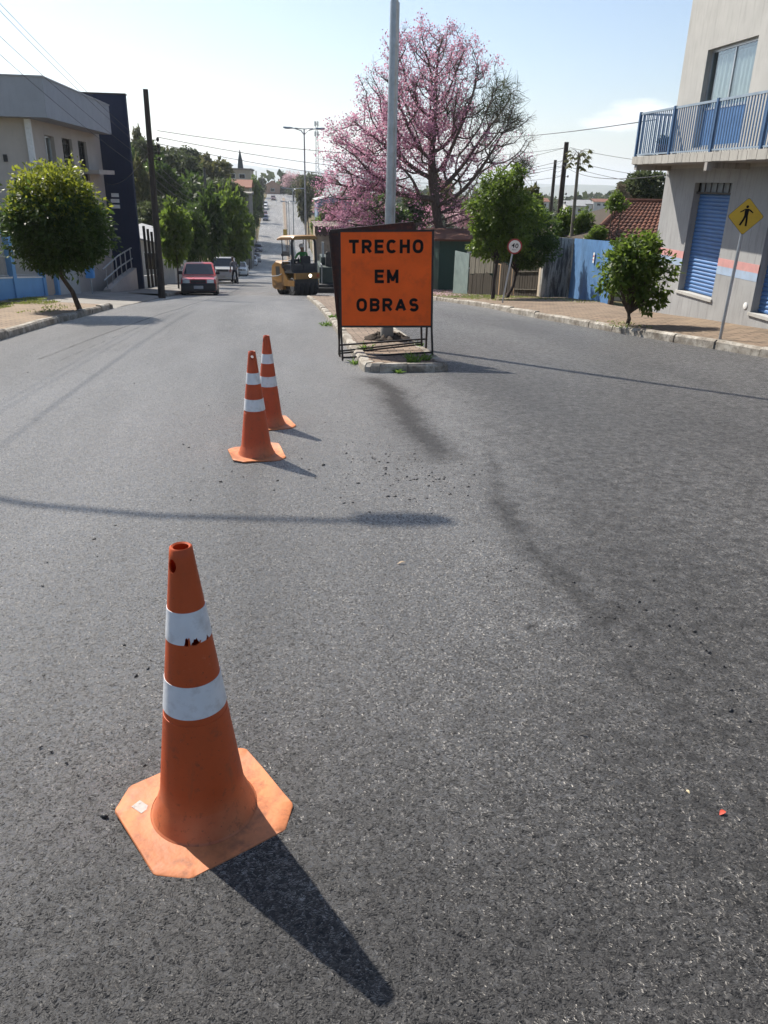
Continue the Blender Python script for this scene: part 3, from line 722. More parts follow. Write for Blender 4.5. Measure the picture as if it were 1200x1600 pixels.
# ------------------------------------------------------------------ weeds, litter, loose stones
MT['weed'] = leafmat('weed_leaf', (.06, .13, .02), (.17, .27, .05), .4)
MT['grass'] = leafmat('dry_grass', (.08, .12, .02), (.24, .27, .07), .35)
def blades(n, r, h, wd, seed, lean=.5):
    rg = np.random.RandomState(seed)
    a = rg.rand(n)*2*PI; rr = r*np.sqrt(rg.rand(n)); p = np.stack([rr*np.cos(a), rr*np.sin(a), np.zeros(n)], -1)
    d = rg.randn(n, 3)*lean; d[:, 2] = 1; d /= np.linalg.norm(d, axis=1)[:, None]; hh = h*(.4+.7*rg.rand(n))
    s = np.cross(d, rg.randn(n, 3)); s /= np.linalg.norm(s, axis=1)[:, None]
    droop = np.stack([d[:, 0], d[:, 1], -.4*np.ones(n)], -1)
    v0 = p-s*wd*.3; v1 = p+s*wd*.3; mid = p+d*hh[:, None]*.6; v2 = mid+s*wd*.5; v3 = mid-s*wd*.5; tip = p+d*hh[:, None]+droop*hh[:, None]*.25
    V = np.stack([v0, v1, v2, v3, tip, tip+s*wd*.05], 1).reshape(-1, 3); i = np.arange(n)[:, None]*6
    F = np.concatenate([i+np.array([[0, 1, 2, 3]]), i+np.array([[3, 2, 5, 4]])])
    return V, F
for k, (x, y, r, h, n, lb) in enumerate(((1.58, 9.32, .10, .17, 60, 'green weed on the median nose just behind its front kerb'), (1.76, 9.5, .07, .13, 35, 'small weed on the paving under the right half of the sign'), (1.35, 8.98, .05, .10, 30, 'weed sprouting at the foot of the nose kerb'), (.88, 9.75, .05, .12, 26, 'weed in the gutter beside the left sign leg'), (1.12, 10.55, .07, .2, 30, 'yellowish weed behind the stand rails'), (.86, 15.2, .12, .14, 60, 'weed clump in the gutter along the median left side'), (1.03, 16.0, .10, .15, 50, 'weed on the median paving near its left kerb'), (1.92, 10.9, .06, .12, 28, 'yellow green weed behind the right sign leg'))):
    V, F = blades(n, r, h*.8, .018, 20+k, .8)
    o = link('weed', np_mesh('weed', V, F, [MT['weed']]), None, (x, y, P(y)+(.085 if .95 < x < 1.98 and y > 9.1 else 0))); tag(o, lb, 'weed', 'weeds round the median')
def grass(name, boxes, n, h, seed):
    rg = np.random.RandomState(seed); Vs = []; Fs = []; nb = 0
    for (x0, x1, y0, y1, zo, k) in boxes:
        V, F = blades(k, 1, h, .016, seed+nb, .6)
        ox = x0+(x1-x0)*rg.rand(k); oy = y0+(y1-y0)*rg.rand(k)
        keep = (np.sin(ox*5.1+oy*2.2)+np.sin(ox*2.3-oy*3.7)+rg.randn(k)*.5 > -.4)
        base = V.reshape(k, 6, 3); base[:, :, :2] -= base[:, :1, :2]; base[:, :, 0] += ox[:, None]; base[:, :, 1] += oy[:, None]; base[:, :, 2] += (prof(oy)+zo)[:, None]
        base = base[keep]; kk = len(base); i = np.arange(kk)[:, None]*6+nb
        Vs.append(base.reshape(-1, 3)); Fs.append(np.concatenate([i+np.array([[0, 1, 2, 3]]), i+np.array([[3, 2, 5, 4]])])); nb += kk*6
    tag(link(name, np_mesh(name, np.concatenate(Vs), np.concatenate(Fs), [MT['grass']])), 'short patchy grass on the pavement edges', None, None, 'stuff')
grass('grass', [(-7.0, -5.9, 13, 19.6, .165, 5200), (-6.2, -5.4, 19, 20.5, .17, 500), (-6.8, -6.1, 20.5, 22.5, .18, 900), (7.6, 9.2, 26, 38, .12, 5200), (6.2, 7.6, 24, 30, .12, 1600), (-5.3, -4.7, 16.2, 19.5, .14, 260), (5.9, 6.6, 13.2, 14.6, .13, 160), (8.1, 9.3, 21, 27, .16, 500)], 0, .07, 50)
# loose grit and stone chips left by the paver
def stones(name, spots, seed, mat):
    rg = np.random.RandomState(seed); Vs = []; Fs = []; nb = 0
    base = np.array([[1, 0, -.5], [-.5, .87, -.5], [-.5, -.87, -.5], [.1, .1, .7], [.6, .6, .2], [-.7, .1, .3]]); F0 = np.array([[0, 2, 1], [0, 1, 4], [1, 5, 4], [4, 5, 3], [0, 4, 3], [2, 0, 3], [2, 3, 5], [1, 2, 5]])
    for (cx, cy_, sx_, sy_, n, s0, s1) in spots:
        for k in range(n):
            x, y = cx+rg.randn()*sx_, cy_+rg.randn()*sy_
            if y < .5 or not -3.5 < x < 5: continue
            s = s0+(s1-s0)*rg.rand()**3; a = rg.rand()*6.28; c, sn = math.cos(a), math.sin(a)
            v = base*(.7+.6*rg.rand(6, 1))*np.array([s, s*.75, s*.6]); v = np.stack([v[:, 0]*c-v[:, 1]*sn, v[:, 0]*sn+v[:, 1]*c, v[:, 2]], -1)+[x, y, P(y)+s*.25]
            Vs.append(v); Fs.append(F0+nb); nb += 6
    tag(link(name, np_mesh(name, np.concatenate(Vs), np.concatenate(Fs), [mat])), 'loose dark stone chips scattered on the asphalt', None, None, 'stuff')
MT['chip'] = paint('stone_chip', (.016, .016, .018), .5, 0, .4, 40)
MT['chip_light'] = paint('stone_chip_light', (.055, .055, .058), .6, 0, .5, 40)
stones('stone_chips', [(.85, 4.75, .3, .35, 330, .004, .015), (.6, 3.0, .8, .9, 150, .003, .012), (.5, 2.1, .7, .5, 110, .003, .010), (0, 5.5, 1.4, 2.5, 120, .005, .015), (.7, 1.3, .5, .35, 70, .003, .008), (1.3, 2.3, .3, .3, 130, .003, .010)], 3, MT['chip'])
stones('stone_grit', [(.76, 1.5, .35, .12, 700, .002, .005), (.9, 1.05, .45, .2, 900, .0018, .0045), (.1, 1.0, .5, .2, 500, .0018, .004), (1.5, 1.8, .3, .3, 500, .002, .005), (0, 2.2, .8, .6, 250, .002, .004)], 9, MT['chip_light'])
def leaf(label, x, y, l, wd, rz, col):
    m = MB(); rows = []
    for q in np.linspace(0, 1, 7):
        ww = wd*math.sin(PI*min(.98, max(.04, q)))**.8; zz = .004+.012*math.sin(q*2.5)*l/.05
        rows.append([(l*(q-.5), -ww, zz+ww*.35), (l*(q-.5), 0, zz), (l*(q-.5), ww, zz+ww*.3)])
    m.loft(rows, cap=False, close=False)
    o = m.build('fallen_leaf', paint('dry_leaf', col, .7, 0, .3, 60), None, True); o.location = (x, y, P(y)); o.rotation_euler = (0, 0, rz); tag(o, label, 'leaf')
leaf('pale tan fallen leaf on the asphalt between the nearest cone and the sign', .52, 3.19, .042, .007, .1, (.30, .22, .14))
leaf('small red fallen leaf near the right picture edge', 1.12, 1.43, .022, .007, .4, (.5, .06, .03))
leaf('tiny cream petal left of the red leaf', 1.07, 1.52, .014, .004, 1.8, (.6, .5, .3))
leaf('narrow dark twig like leaf lying on dark asphalt', .88, 1.8, .03, .004, -.4, (.02, .018, .016))
# ------------------------------------------------------------------ buildings
def wall_holes(m, fn, u0, u1, z0, z1, holes, depth, back=False):
    """wall sheet with openings and their reveals; fn(u, w, z), w = depth behind the face"""
    us = sorted({u0, u1, *[h[0] for h in holes], *[h[1] for h in holes]}); zs = sorted({z0, z1, *[h[2] for h in holes], *[h[3] for h in holes]})
    us = [u for u in us if u0 <= u <= u1]; zs = [z for z in zs if z0 <= z <= z1]
    for a, b_ in zip(us, us[1:]):
        for c, d in zip(zs, zs[1:]):
            mu, mz = (a+b_)/2, (c+d)/2
            if any(h[0] < mu < h[1] and h[2] < mz < h[3] for h in holes): continue
            m.add([fn(a, 0, c), fn(b_, 0, c), fn(b_, 0, d), fn(a, 0, d)], [(0, 1, 2, 3)])
    for a, b_, c, d in holes:
        p = [(a, c), (b_, c), (b_, d), (a, d)]
        for i in range(4):
            (ua, za), (ub, zb) = p[i], p[(i+1) % 4]
            m.add([fn(ua, 0, za), fn(ub, 0, zb), fn(ub, depth, zb), fn(ua, depth, za)], [(0, 1, 2, 3)])
def plaster(name, col, dirt, damt=.4, var=.08):
    b = NB(name)
    n1 = b.noise(1.2, 8, .6); streak = b.noise(2.5, 7, .65, st=(5, 5, .6)); n3 = b.noise(28, 5, .6)
    c = b.mix(b.rng(n1, .3, .7), tuple(x*(1-var) for x in col), tuple(min(1, x*(1+var)) for x in col))
    c = b.mix(b.rng(streak, .5, .75, 0, damt), c, dirt)
    return b.done(b.bsdf(c, .85, 0, b.bump(n3, .4, .006), .25))
MT['grey_wall'] = plaster('grey_plaster', (.335, .335, .33), (.18, .175, .17), .65, .12)
MT['cream_wall'] = plaster('cream_plaster', (.44, .43, .40), (.30, .29, .265), .6, .1)
MT['pink_band'] = paint('pink_band', (.56, .28, .26), .75, 0, .12, 3, (.36, .25, .22), .5)
MT['blue_band'] = paint('light_blue_band', (.33, .42, .54), .75, 0, .12, 3, (.3, .32, .34), .5)
MT['blue_metal'] = paint('blue_painted_metal', (.07, .17, .37), .5, 0, .12, 2.5, (.045, .10, .2), .4, st=(1, 1, 4))
MT['rail_blue'] = paint('rail_blue', (.045, .105, .21), .5, 0, .15, 4)
MT['rail_pale'] = paint('rail_pale', (.24, .30, .36), .5, 0, .15, 4)
MT['slab_edge'] = plaster('slab_edge', (.33, .31, .285), (.06, .055, .05), .7)
MT['alu'] = paint('aluminium', (.55, .56, .57), .35, .7, .05)
MT['curtain'] = paint('curtain', (.82, .84, .83), .8, 0, .04, 3)
b = NB('window_glass')
g_ = b.n('ShaderNodeBsdfGlossy'); g_.inputs['Roughness'].default_value = .03; g_.inputs[0].default_value = (.8, .85, .9, 1)
tr = b.n('ShaderNodeBsdfTransparent'); tr.inputs[0].default_value = (.75, .8, .8, 1)
fr = b.n('ShaderNodeLayerWeight'); fr.inputs[0].default_value = .35
ms = b.n('ShaderNodeMixShader'); b.l(b.math('ADD', b.math('MULTIPLY', b.math('POWER', fr.outputs[1], 2.0), .5), .12), ms.inputs[0]); b.l(tr.outputs[0], ms.inputs[1]); b.l(g_.outputs[0], ms.inputs[2])
MT['glass'] = b.done(ms)
MT['room_dark'] = paint('dark_room', (.22, .22, .225), .9)

def tilemat(name, c1, c2):
    b = NB(name); n1 = b.noise(1.4, 7, .65); n2 = b.noise(14, 6, .7)
    gi = b.n('ShaderNodeNewGeometry').outputs['Random Per Island']
    c = b.mix(gi, c1, c2); c = b.mix(b.rng(n1, .45, .7, 0, .6), c, (.07, .045, .035)); c = b.mix(b.rng(n2, .55, .75, 0, .5), c, (.18, .13, .10))
    return b.done(b.bsdf(c, .85, 0, b.bump(n2, .5, .01), .2))
MT['roof_tile'] = tilemat('clay_roof_tile', (.19, .08, .05), (.115, .052, .036))
def tiled_slope(m, a, b_, c, d, rows, cols, th=.05):
    """overlapping curved tiles over the quad a-b (eave) d-c (ridge)"""
    a, b_, c, d = map(Vector, (a, b_, c, d)); n = (b_-a).cross(d-a).normalized()
    if n.z < 0: n = -n
    for r in range(rows):
        for k in range(cols):
            v0, v1 = r/rows, (r+1.12)/rows; u0, u1 = k/cols, (k+1)/cols
            v1 = min(v1, 1.0)
            pts0 = []; pts1 = []
            for i in range(5):
                u = u0+(u1-u0)*i/4; hh = th*math.sin(PI*i/4)
                p0 = a.lerp(b_, u).lerp(d.lerp(c, u), v0)+n*(hh+.035); p1 = a.lerp(b_, u).lerp(d.lerp(c, u), v1)+n*(hh*.9)
                pts0.append(p0); pts1.append(p1)
            low = [p-n*.05 for p in pts0]
            m.loft([low, pts0, pts1], cap=False, close=False)

# --- corner house on the right: shutters below, balcony above
hb_ = thing('corner_building', 'two storey grey and cream building with blue shutters and a blue railed balcony', 'building', (8.4, 15, P(15)))
o_ = hb_.location
FX = 8.4; YE = 17.42; YN = 2.0
fnr = lambda u, w_, z: (FX+w_, u, z)
sh1 = (14.66, 16.07, -.585, 1.53); sh2 = (11.3, 13.27, -.62, 1.53)
win = (14.69, 16.44, 2.18, 3.91)
m = MB(); wall_holes(m, fnr, YN, YE, -2.6, 1.80, [sh1, sh2], .22)
m.add([(FX, YE, -2.6), (16, YE, -2.6), (16, YE, 1.8), (FX, YE, 1.8)], [(0, 1, 2, 3)]); m.add([(FX, YN, -2.6), (16, YN, -2.6), (16, YN, 1.8), (FX, YN, 1.8)], [(0, 1, 2, 3)])
m.build('lower_wall', MT['grey_wall'], hb_, org=o_, fix=False)
m = MB(); wall_holes(m, fnr, YN, YE, 1.8, 6.4, [win, (9.5, 11.6, 2.18, 3.91)], .2)
m.add([(FX, YE, 1.8), (16, YE, 1.8), (16, YE, 6.4), (FX, YE, 6.4)], [(0, 1, 2, 3)]); m.add([(FX, YN, 1.8), (16, YN, 1.8), (16, YN, 6.4), (FX, YN, 6.4)], [(0, 1, 2, 3)])
m.add([(FX, YN, 6.4), (16, YN, 6.4), (16, YE, 6.4), (FX, YE, 6.4)], [(0, 1, 2, 3)])
m.build('upper_wall', MT['cream_wall'], hb_, org=o_, fix=False)
m = MB(); m.box(FX+.21, FX+.24, YN, YE-.1, -2.5, 6.3); m.build('room_backing', MT['room_dark'], hb_, org=o_)
for mt, z0, z1 in (('pink_band', .055, .20), ('blue_band', -.09, .055)):
    for a, b_ in ((YN, sh2[0]), (sh2[1], sh1[0]), (sh1[1], YE+.003)):
        m = MB(); m.box(FX-.003, FX+.02, a, b_, z0, z1); m.build('painted_band', MT[mt], hb_, org=o_)
for s_ in (sh1, sh2):
    m = MB(); n = 130; top = 1.325; rows = []
    for i in range(n+1):
        z = s_[2]+.01+(top-s_[2])*i/n; ph = (i % 5)/5; rows.append((FX+.16-.022*math.sin(PI*ph)**.7, z))
    m.loft([[(x, s_[0]+.005, z), (x, s_[1]-.005, z)] for x, z in rows], cap=False, close=False)
    sh = m.build('roller_shutter', MT['blue_metal'], hb_, True, org=o_, fix=False)
    m = MB(); m.box(FX+.06, FX+.15, s_[0], s_[1], 1.325, 1.36); nb_ = 6
    for i in range(nb_+1):
        y = s_[0]+.02+(s_[1]-s_[0]-.04)*i/nb_; m.box(FX+.09, FX+.11, y-.012, y+.012, 1.36, 1.53)
    m.build('transom_grille', MT['black_steel'], hb_, org=o_)
    m = MB(); m.box(FX+.14, FX+.15, s_[0], s_[1], 1.36, 1.53); m.build('transom_panel', paint('transom_grey', (.30, .31, .31), .6), hb_, org=o_)
    m = MB(); m.box(FX-.03, FX+.2, s_[0]-.04, s_[1]+.04, s_[2]-.05, s_[2]+.004); m.build('sill', MT['cream_wall'], hb_, org=o_)
m = MB(); m.tube([(FX+.01, 13.45, -.53), (FX-.012, 13.45, -.53), (FX-.016, 13.45, -.53)], [.06, .06, .05], 16); m.build('meter_cap', MT['white_paint'], hb_, True, org=o_)
# balcony
BX = 7.6
m = MB(); m.box(BX, FX+.05, YN, YE+.0, 1.86, 2.0)
for y in (17.3, 14.25, 11.2): m.box(BX+.02, FX, y-.06, y+.06, 1.76, 1.86)
for y in (14.25, 11.2): m.box(BX-.012, BX+.1, y-.05, y+.05, 1.72, 1.93)
m.build('balcony_slab', MT['slab_edge'], hb_, org=o_)
m = MB(); y = YE+.02; rg = random.Random(2)
while y > YN+.3:
    L_ = .28+rg.uniform(-.02, .02); m.box(BX-.018, BX+.02, y-L_+.012, y, 1.865+rg.uniform(0, .008), 2.02); y -= L_
m.build('slab_edging', plaster('edging_stone', (.40, .38, .34), (.10, .09, .08), .5), hb_, org=o_)
m = MB(); m.box(BX+.10, BX+.14, YN, YE-1.5, 2.0, 2.07); m.build('kerb_strip', MT['white_paint'], hb_, org=o_)
rail = MB()
rail.box(BX+.02, BX+.06, YN, YE, 2.82, 2.86); rail.box(BX+.025, BX+.055, YN, YE, 2.045, 2.07); rail.box(BX+.06, FX, YE-.045, YE-.01, 2.82, 2.86); rail.box(BX+.06, FX, YE-.045, YE-.01, 2.045, 2.07)
ro = rail.build('railing', MT['rail_pale'], hb_, org=o_)
m = MB(); y = YE-.07
while y > YN: m.box(BX+.03, BX+.042, y-.014, y+.014, 2.07, 2.82); y -= .088
x = BX+.12
while x < FX-.03: m.box(x-.014, x+.014, YE-.038, YE-.026, 2.07, 2.82); x += .088
m.build('bars', MT['rail_blue'], ro, org=o_)
for y in (YE-.02, 15.85, 14.25, 12.68, 11.1, 9.5, 7.9):
    m = MB(); m.box(BX+.005, BX+.055, y-.028, y+.028, 1.98, 2.875); m.build('railing_post', MT['rail_blue'], hb_, org=o_)
# window with curtains above a blue lower panel
for wy0, wy1 in ((win[0], win[1]), (9.5, 11.6)):
    m = MB()
    for a, b_, c, d in ((wy0, wy1, 3.86, 3.91), (wy0, wy0+.04, 2.22, 3.86), (wy1-.04, wy1, 2.22, 3.86), (wy0, wy1, 2.18, 2.22), (wy0, wy1, 2.86, 2.9), ((wy0+wy1)/2-.015, (wy0+wy1)/2+.015, 2.9, 3.86)): m.box(FX+.10, FX+.14, a, b_, c, d)
    wf = m.build('window', MT['alu'], hb_, org=o_)
    m = MB(); m.box(FX+.115, FX+.121, wy0+.04, wy1-.04, 2.9, 3.86); m.build('pane', MT['glass'], wf, org=o_)
    m = MB(); m.box(FX+.11, FX+.13, wy0+.04, wy1-.04, 2.22, 2.86); m.build('lower_panel', MT['blue_metal'], wf, org=o_)
    m = MB(); n = 60
    m.loft([[(FX+.152+.014*math.sin(i*1.15)+.008*math.sin(i*.37), wy0+.06+(wy1-wy0-.12)*i/n, z) for z in (2.9, 3.8)] for i in range(int(n*.04), int(n*.96))], cap=False, close=False)
    m.build('curtain', MT['curtain'], wf, True, org=o_, fix=False)
t = thing('potted_plant', 'dark potted plant on the balcony floor behind the blue bars', 'potted plant', (8.0, 16.9, 2.0))
m = MB(); m.lathe([(.08, 0), (.12, .22), (.13, .22), (.12, .25), (.09, .24)], 14, cap=True); m.build('pot', paint('clay_pot', (.09, .06, .05), .8), t)
MT['dark_leaf'] = leafmat('dark_leaf', (.014, .03, .012), (.04, .07, .02), .25)
V, F = blades(90, .07, .26, .05, 77, .35); link('foliage', np_mesh('pot_foliage', V+np.array([0, 0, .22]), F, [MT['dark_leaf']]), t)

# --- left building: pale wall, grey parapet box, navy tower
lb = thing('commercial_building', 'two storey beige building with a deep grey parapet, three tall windows and a navy tower', 'building', (-8.4, 36, P(36)))
o_ = lb.location
MT['beige_wall'] = plaster('beige_plaster', (.47, .42, .37), (.36, .32, .28), .3)
MT['parapet'] = plaster('grey_parapet', (.38, .39, .41), (.28, .285, .295), .4)
MT['navy'] = plaster('navy_panel', (.022, .03, .06), (.014, .018, .034), .5)
fnl = lambda u, w_, z: (-8.4-w_, u, z)
wins = [(32.25, 33.6, 1.15, 2.69), (34.75, 36.35, 1.15, 2.71), (37.4, 38.95, 1.15, 2.72)]
m = MB(); wall_holes(m, fnl, 30.6, 41.9, -5, 3.35, wins, .25)
fnf = lambda u, w_, z: (u, 30.6+w_, z)
wall_holes(m, fnf, -22, -8.4, -5, 3.35, [], .2)
m.build('wall', MT['beige_wall'], lb, org=o_, fix=False)
m = MB(); m.box(-8.52, -8.34, 30.45, 30.63, -5, 3.1); m.build('corner_strip', MT['white_paint'], lb, org=o_)
m = MB(); m.box(-9.4, -9.28, 30.54, 30.62, 1.75, 1.98); m.build('vent', MT['black_plastic'], lb, org=o_)
m = MB()
z0, z1 = 3.12, 4.3
m.loft([[(x, y, zz) for x, y in ((-7.6, 29.9), (-7.6, 40.75), (-22, 40.75), (-22, 29.9))] for zz in (z0, z1)])
m.build('parapet', MT['parapet'], lb, org=o_)
m = MB(); m.box(-22.02, -7.57, 29.87, 40.78, 4.3, 4.35); m.build('coping', paint('coping', (.34, .34, .35), .6), lb, org=o_)
for k, (a, b_, c, d) in enumerate(wins):
    m = MB()
    for y in (a, (a+b_)/2-.03, b_-.06): m.box(-8.6, -8.54, y, y+.06, c, d)
    m.box(-8.6, -8.54, a, b_, d-.06, d); m.box(-8.6, -8.54, a, b_, c, c+.06)
    wf = m.build('window', MT['black_steel'] if k else MT['alu'], lb, org=o_)
    m = MB(); m.box(-8.585, -8.575, a+.06, b_-.06, c+.06, d-.06); m.build('pane', MT['glass'], wf, org=o_)
    m = MB(); m.box(-8.9, -8.85, a-.3, b_+.3, c-.2, d+.2); m.build('room_backing', MT['room_dark'], wf, org=o_)
    if k == 0:
        m = MB(); m.loft([[(-8.70+.02*math.sin(i*1.3), a+.1+.62*i/26, z) for z in (c+.05, d-.05)] for i in range(27)], cap=False, close=False); m.build('curtain', MT['curtain'], wf, True, org=o_, fix=False)
    else:
        m = MB()
        for i in range(5): m.box(-8.52, -8.5, a+.05+(b_-a-.1)*i/4-.012, a+.05+(b_-a-.1)*i/4+.012, c, d)
        for i in range(4): m.box(-8.525, -8.505, a, b_, c+.1+i*.42, c+.12+i*.42)
        m.build('window_grille', MT['black_steel'], wf, org=o_)
m = MB(); m.box(-8.45, -7.7, 37.6, 41.0, 1.42, 1.6); m.build('ledge', MT['beige_wall'], lb, org=o_)
m = MB(); m.box(-13, -7.05, 42, 42.35, -5.6, 4.86); m.build('tower', MT['navy'], lb, org=o_)
m = MB(); m.box(-13.02, -7.02, 41.98, 42.37, 4.86, 4.93); m.build('tower_coping', MT['black_steel'], lb, org=o_)
m = MB()
for z, x0 in ((.42, -8.15), (.16, -8.2), (-.1, -8.2)): m.box(x0, -7.8, 41.955, 41.995, z, z+.17)
m.build('sign_mark', MT['white_paint'], lb, org=o_)

# ramp, railing, shrub in front of the tower
rp = thing('entrance_ramp', 'beige side wall of an entrance ramp with pale pipe handrails below the navy tower', 'ramp', (-7.3, 39, P(39)+.12))
o_ = rp.location
m = MB(); m.loft([[(x, 35.0, P(35)+.0), (x, 41.6, P(41.6)-.1), (x, 41.6, P(41.6)+1.15), (x, 38.2, P(38.2)+.75), (x, 35.0, P(35)+.25)] for x in (-7.55, -7.25)])
m.build('wall', MT['beige_wall'], rp, org=o_)
m = MB()
for h in (.45, .95): m.tube([(-7.4, 34.6, P(35)+.25+h*.9), (-7.4, 38.2, P(38.2)+.75+h), (-7.4, 41.6, P(41.6)+1.15+h)], .03, 8)
for y in (35.2, 36.4, 37.5, 38.6, 39.8, 41.2): m.tube([(-7.4, y, P(y)+.2), (-7.4, y, P(y)+.2+float(np.interp(y, [35, 38.2, 41.6], [1.0, 1.5, 1.95])))], .025, 8)
m.tube([(-7.4, 37.4, P(38)+1.6), (-8.2, 37.9, P(38)+1.75), (-8.2, 41, P(41)+2.0)], .03, 8)
m.build('handrail', MT['galv'], rp, org=o_)

# fenced front garden on the left: blue masonry with pale barred panels
fe = thing('garden_wall', 'sky blue garden wall with pillars and pale barred panels beside the left pavement', 'wall', (-7.05, 20, P(20)+.1))
o_ = fe.location
MT['sky_blue'] = plaster('sky_blue_paint', (.16, .34, .58), (.11, .22, .38), .4)
MT['pale_panel'] = paint('pale_panel', (.42, .43, .42), .6, 0, .1, 4, (.28, .26, .22), .4)
piers = [11.5, 14.0, 16.7, 19.6, 22.0, 24.6]
m = MB()
for a, b_ in zip(piers, piers[1:]): m.loft([[(x, y, P(y)-.3), (x, y, P(y)+.72)] [::1] for x, y in ((-6.98, a), (-6.98, b_))], cap=False, close=False) if False else m.loft([[(-7.15, y, P(y)-.4), (-6.98, y, P(y)-.4), (-6.98, y, P(y)+.70), (-7.15, y, P(y)+.70)] for y in (a+.13, b_-.13)])
m.build('low_wall', MT['sky_blue'], fe, org=o_)
for y in piers:
    m = MB(); m.box(-7.19, -6.94, y-.13, y+.13, P(y)-.4, P(y)+1.95); m.build('pillar', MT['sky_blue'], fe, org=o_)
for a, b_ in zip(piers, piers[1:]):
    m = MB(); n = 22
    for i in range(1, n):
        y = a+.13+(b_-a-.26)*i/n; m.box(-7.075, -7.055, y-.012, y+.012, P(y)+.78, P(y)+1.80)
    for z in (.78, 1.75, 1.25): m.bar((-7.065, a+.13, P(a)+z), (-7.065, b_-.13, P(b_)+z), .03)
    m.build('barred_panel', MT['pale_panel'], fe, org=o_)
    m = MB(); m.loft([[(-7.13, y, P(y)+.72), (-7.12, y, P(y)+1.78)] for y in (a+.13, b_-.13)], cap=False, close=False); m.build('backing_sheet', MT['pale_panel'], fe, org=o_, fix=False)
    m = MB(); m.loft([[(-7.16, y, P(y)+.70), (-6.96, y, P(y)+.70), (-6.96, y, P(y)+.74), (-7.16, y, P(y)+.74)] for y in (a+.13, b_-.13)]); m.build('coping', MT['white_paint'], fe, org=o_)
# entrance gate, side wall, letter box
t = thing('entrance_gate', 'narrow beige metal gate between sky blue pillars', 'gate', (-7.05, 25.3, P(25.3)+.15))
o_ = t.location
m = MB(); m.loft([[(-7.1, y, P(25.3)+.15), (-7.06, y, P(25.3)+.15), (-7.06, y, P(25.3)+1.8), (-7.1, y, P(25.3)+1.8)] for y in (24.75, 25.95)]); m.build('leaf', paint('gate_beige', (.42, .33, .26), .6, 0, .15), t, org=o_)
m = MB(); m.box(-7.18, -6.96, 25.97, 26.2, P(26)-.2, P(26)+1.95); m.build('pillar', MT['sky_blue'], t, org=o_)
t = thing('side_wall', 'grey white boundary wall running back beside the driveway', 'wall', (-7.6, 29, P(29)))
m = MB(); m.box(-12, -7.0, 28.7, 28.9, P(29)-.4, P(29)+1.9); m.box(-7.2, -7.0, 26.25, 28.68, P(29)-.3, P(28)+1.85); m.build('wall', MT['pale_panel'], t, org=t.location)
t = thing('letter_box', 'bright blue metal box on a post by the driveway', 'letter box', (-6.55, 28.6, P(28.6)+.15))
m = MB(); m.rbox(-.14, .14, -.12, .12, .55, 1.15, .03); m.build('box', paint('box_blue', (.10, .33, .68), .45), t); m = MB(); m.cyl((0, 0, 0), (0, 0, .56), .03); m.build('post', MT['galv'], t)
# black bar gate beyond the tower
t = thing('bar_gate', 'tall black steel bar gate over a white plinth beyond the navy tower', 'gate', (-6.95, 45, P(45)+.13))
o_ = t.location
for k, y in enumerate((43.0, 44.2, 45.4, 46.8, 48.2)):
    m = MB(); m.box(-6.99, -6.87, y-.06, y+.06, P(y)-.1, P(y)+3.2-.1*k); m.build('bar', MT['black_steel'], t, org=o_)
m = MB(); m.loft([[(-7.16, y, P(y)-.2), (-7.05, y, P(y)-.2), (-7.05, y, P(y)+.75), (-7.16, y, P(y)+.75)] for y in (42.6, 49)]); m.build('plinth', MT['white_paint'], t, org=o_)

def house(name, label, x0, x1, y0, y1, z0, z1, wall, roof=None, rh=1.2, along='y', group=None, wins=(), door=None, eave=.35, windark='dark_glass'):
    t = thing(name, label, 'house' if name != 'church' else 'church', ((x0+x1)/2, (y0+y1)/2, z0), 0, group); o_ = t.location
    m = MB(); m.box(x0, x1, y0, y1, z0-1.5, z1)
    if roof and roof != 'flat':
        if along == 'y':
            for y in (y0, y1): m.add([(x0, y, z1), (x1, y, z1), ((x0+x1)/2, y, z1+rh)], [(0, 1, 2)])
        else:
            for x in (x0, x1): m.add([(x, y0, z1), (x, y1, z1), (x, (y0+y1)/2, z1+rh)], [(0, 1, 2)])
    m.build('wall', wall, t, org=o_)
    if roof == 'flat':
        m = MB(); m.box(x0-.25, x1+.25, y0-.25, y1+.25, z1, z1+.3); m.build('roof', MT['concrete'], t, org=o_)
    elif roof:
        m = MB(); e = eave; cx, cy_ = (x0+x1)/2, (y0+y1)/2; th = .1
        if along == 'y':
            k = rh/((x1-x0)/2)
            for s in (-1, 1):
                xe = cx+s*((x1-x0)/2+e); ze = z1-k*e
                m.loft([[(cx, y, z1+rh+.02), (xe, y, ze+.02), (xe, y, ze+.02+th), (cx, y, z1+rh+.02+th)] for y in (y0-e, y1+e)])
        else:
            k = rh/((y1-y0)/2)
            for s in (-1, 1):
                ye = cy_+s*((y1-y0)/2+e); ze = z1-k*e
                m.loft([[(x, cy_, z1+rh+.02), (x, ye, ze+.02), (x, ye, ze+.02+th), (x, cy_, z1+rh+.02+th)] for x in (x0-e, x1+e)])
        m.build('roof', roof, t, org=o_)
    for (face, a, b_, c, d) in wins:
        m = MB()
        if face == 'f': m.box(a, b_, y0-.03, y0+.05, c, d)
        elif face == 'r': m.box(x1-.05, x1+.03, a, b_, c, d)
        elif face == 'l': m.box(x0-.03, x0+.05, a, b_, c, d)
        wf = m.build('window', MT['white_paint'], t, org=o_)
        m = MB()
        if face == 'f': m.box(a+.08, b_-.08, y0-.036, y0-.02, c+.08, d-.08)
        elif face == 'r': m.box(x1+.02, x1+.036, a+.08, b_-.08, c+.08, d-.08)
        elif face == 'l': m.box(x0-.036, x0-.02, a+.08, b_-.08, c+.08, d-.08)
        m.build('pane', MT[windark], wf, org=o_)
    return t
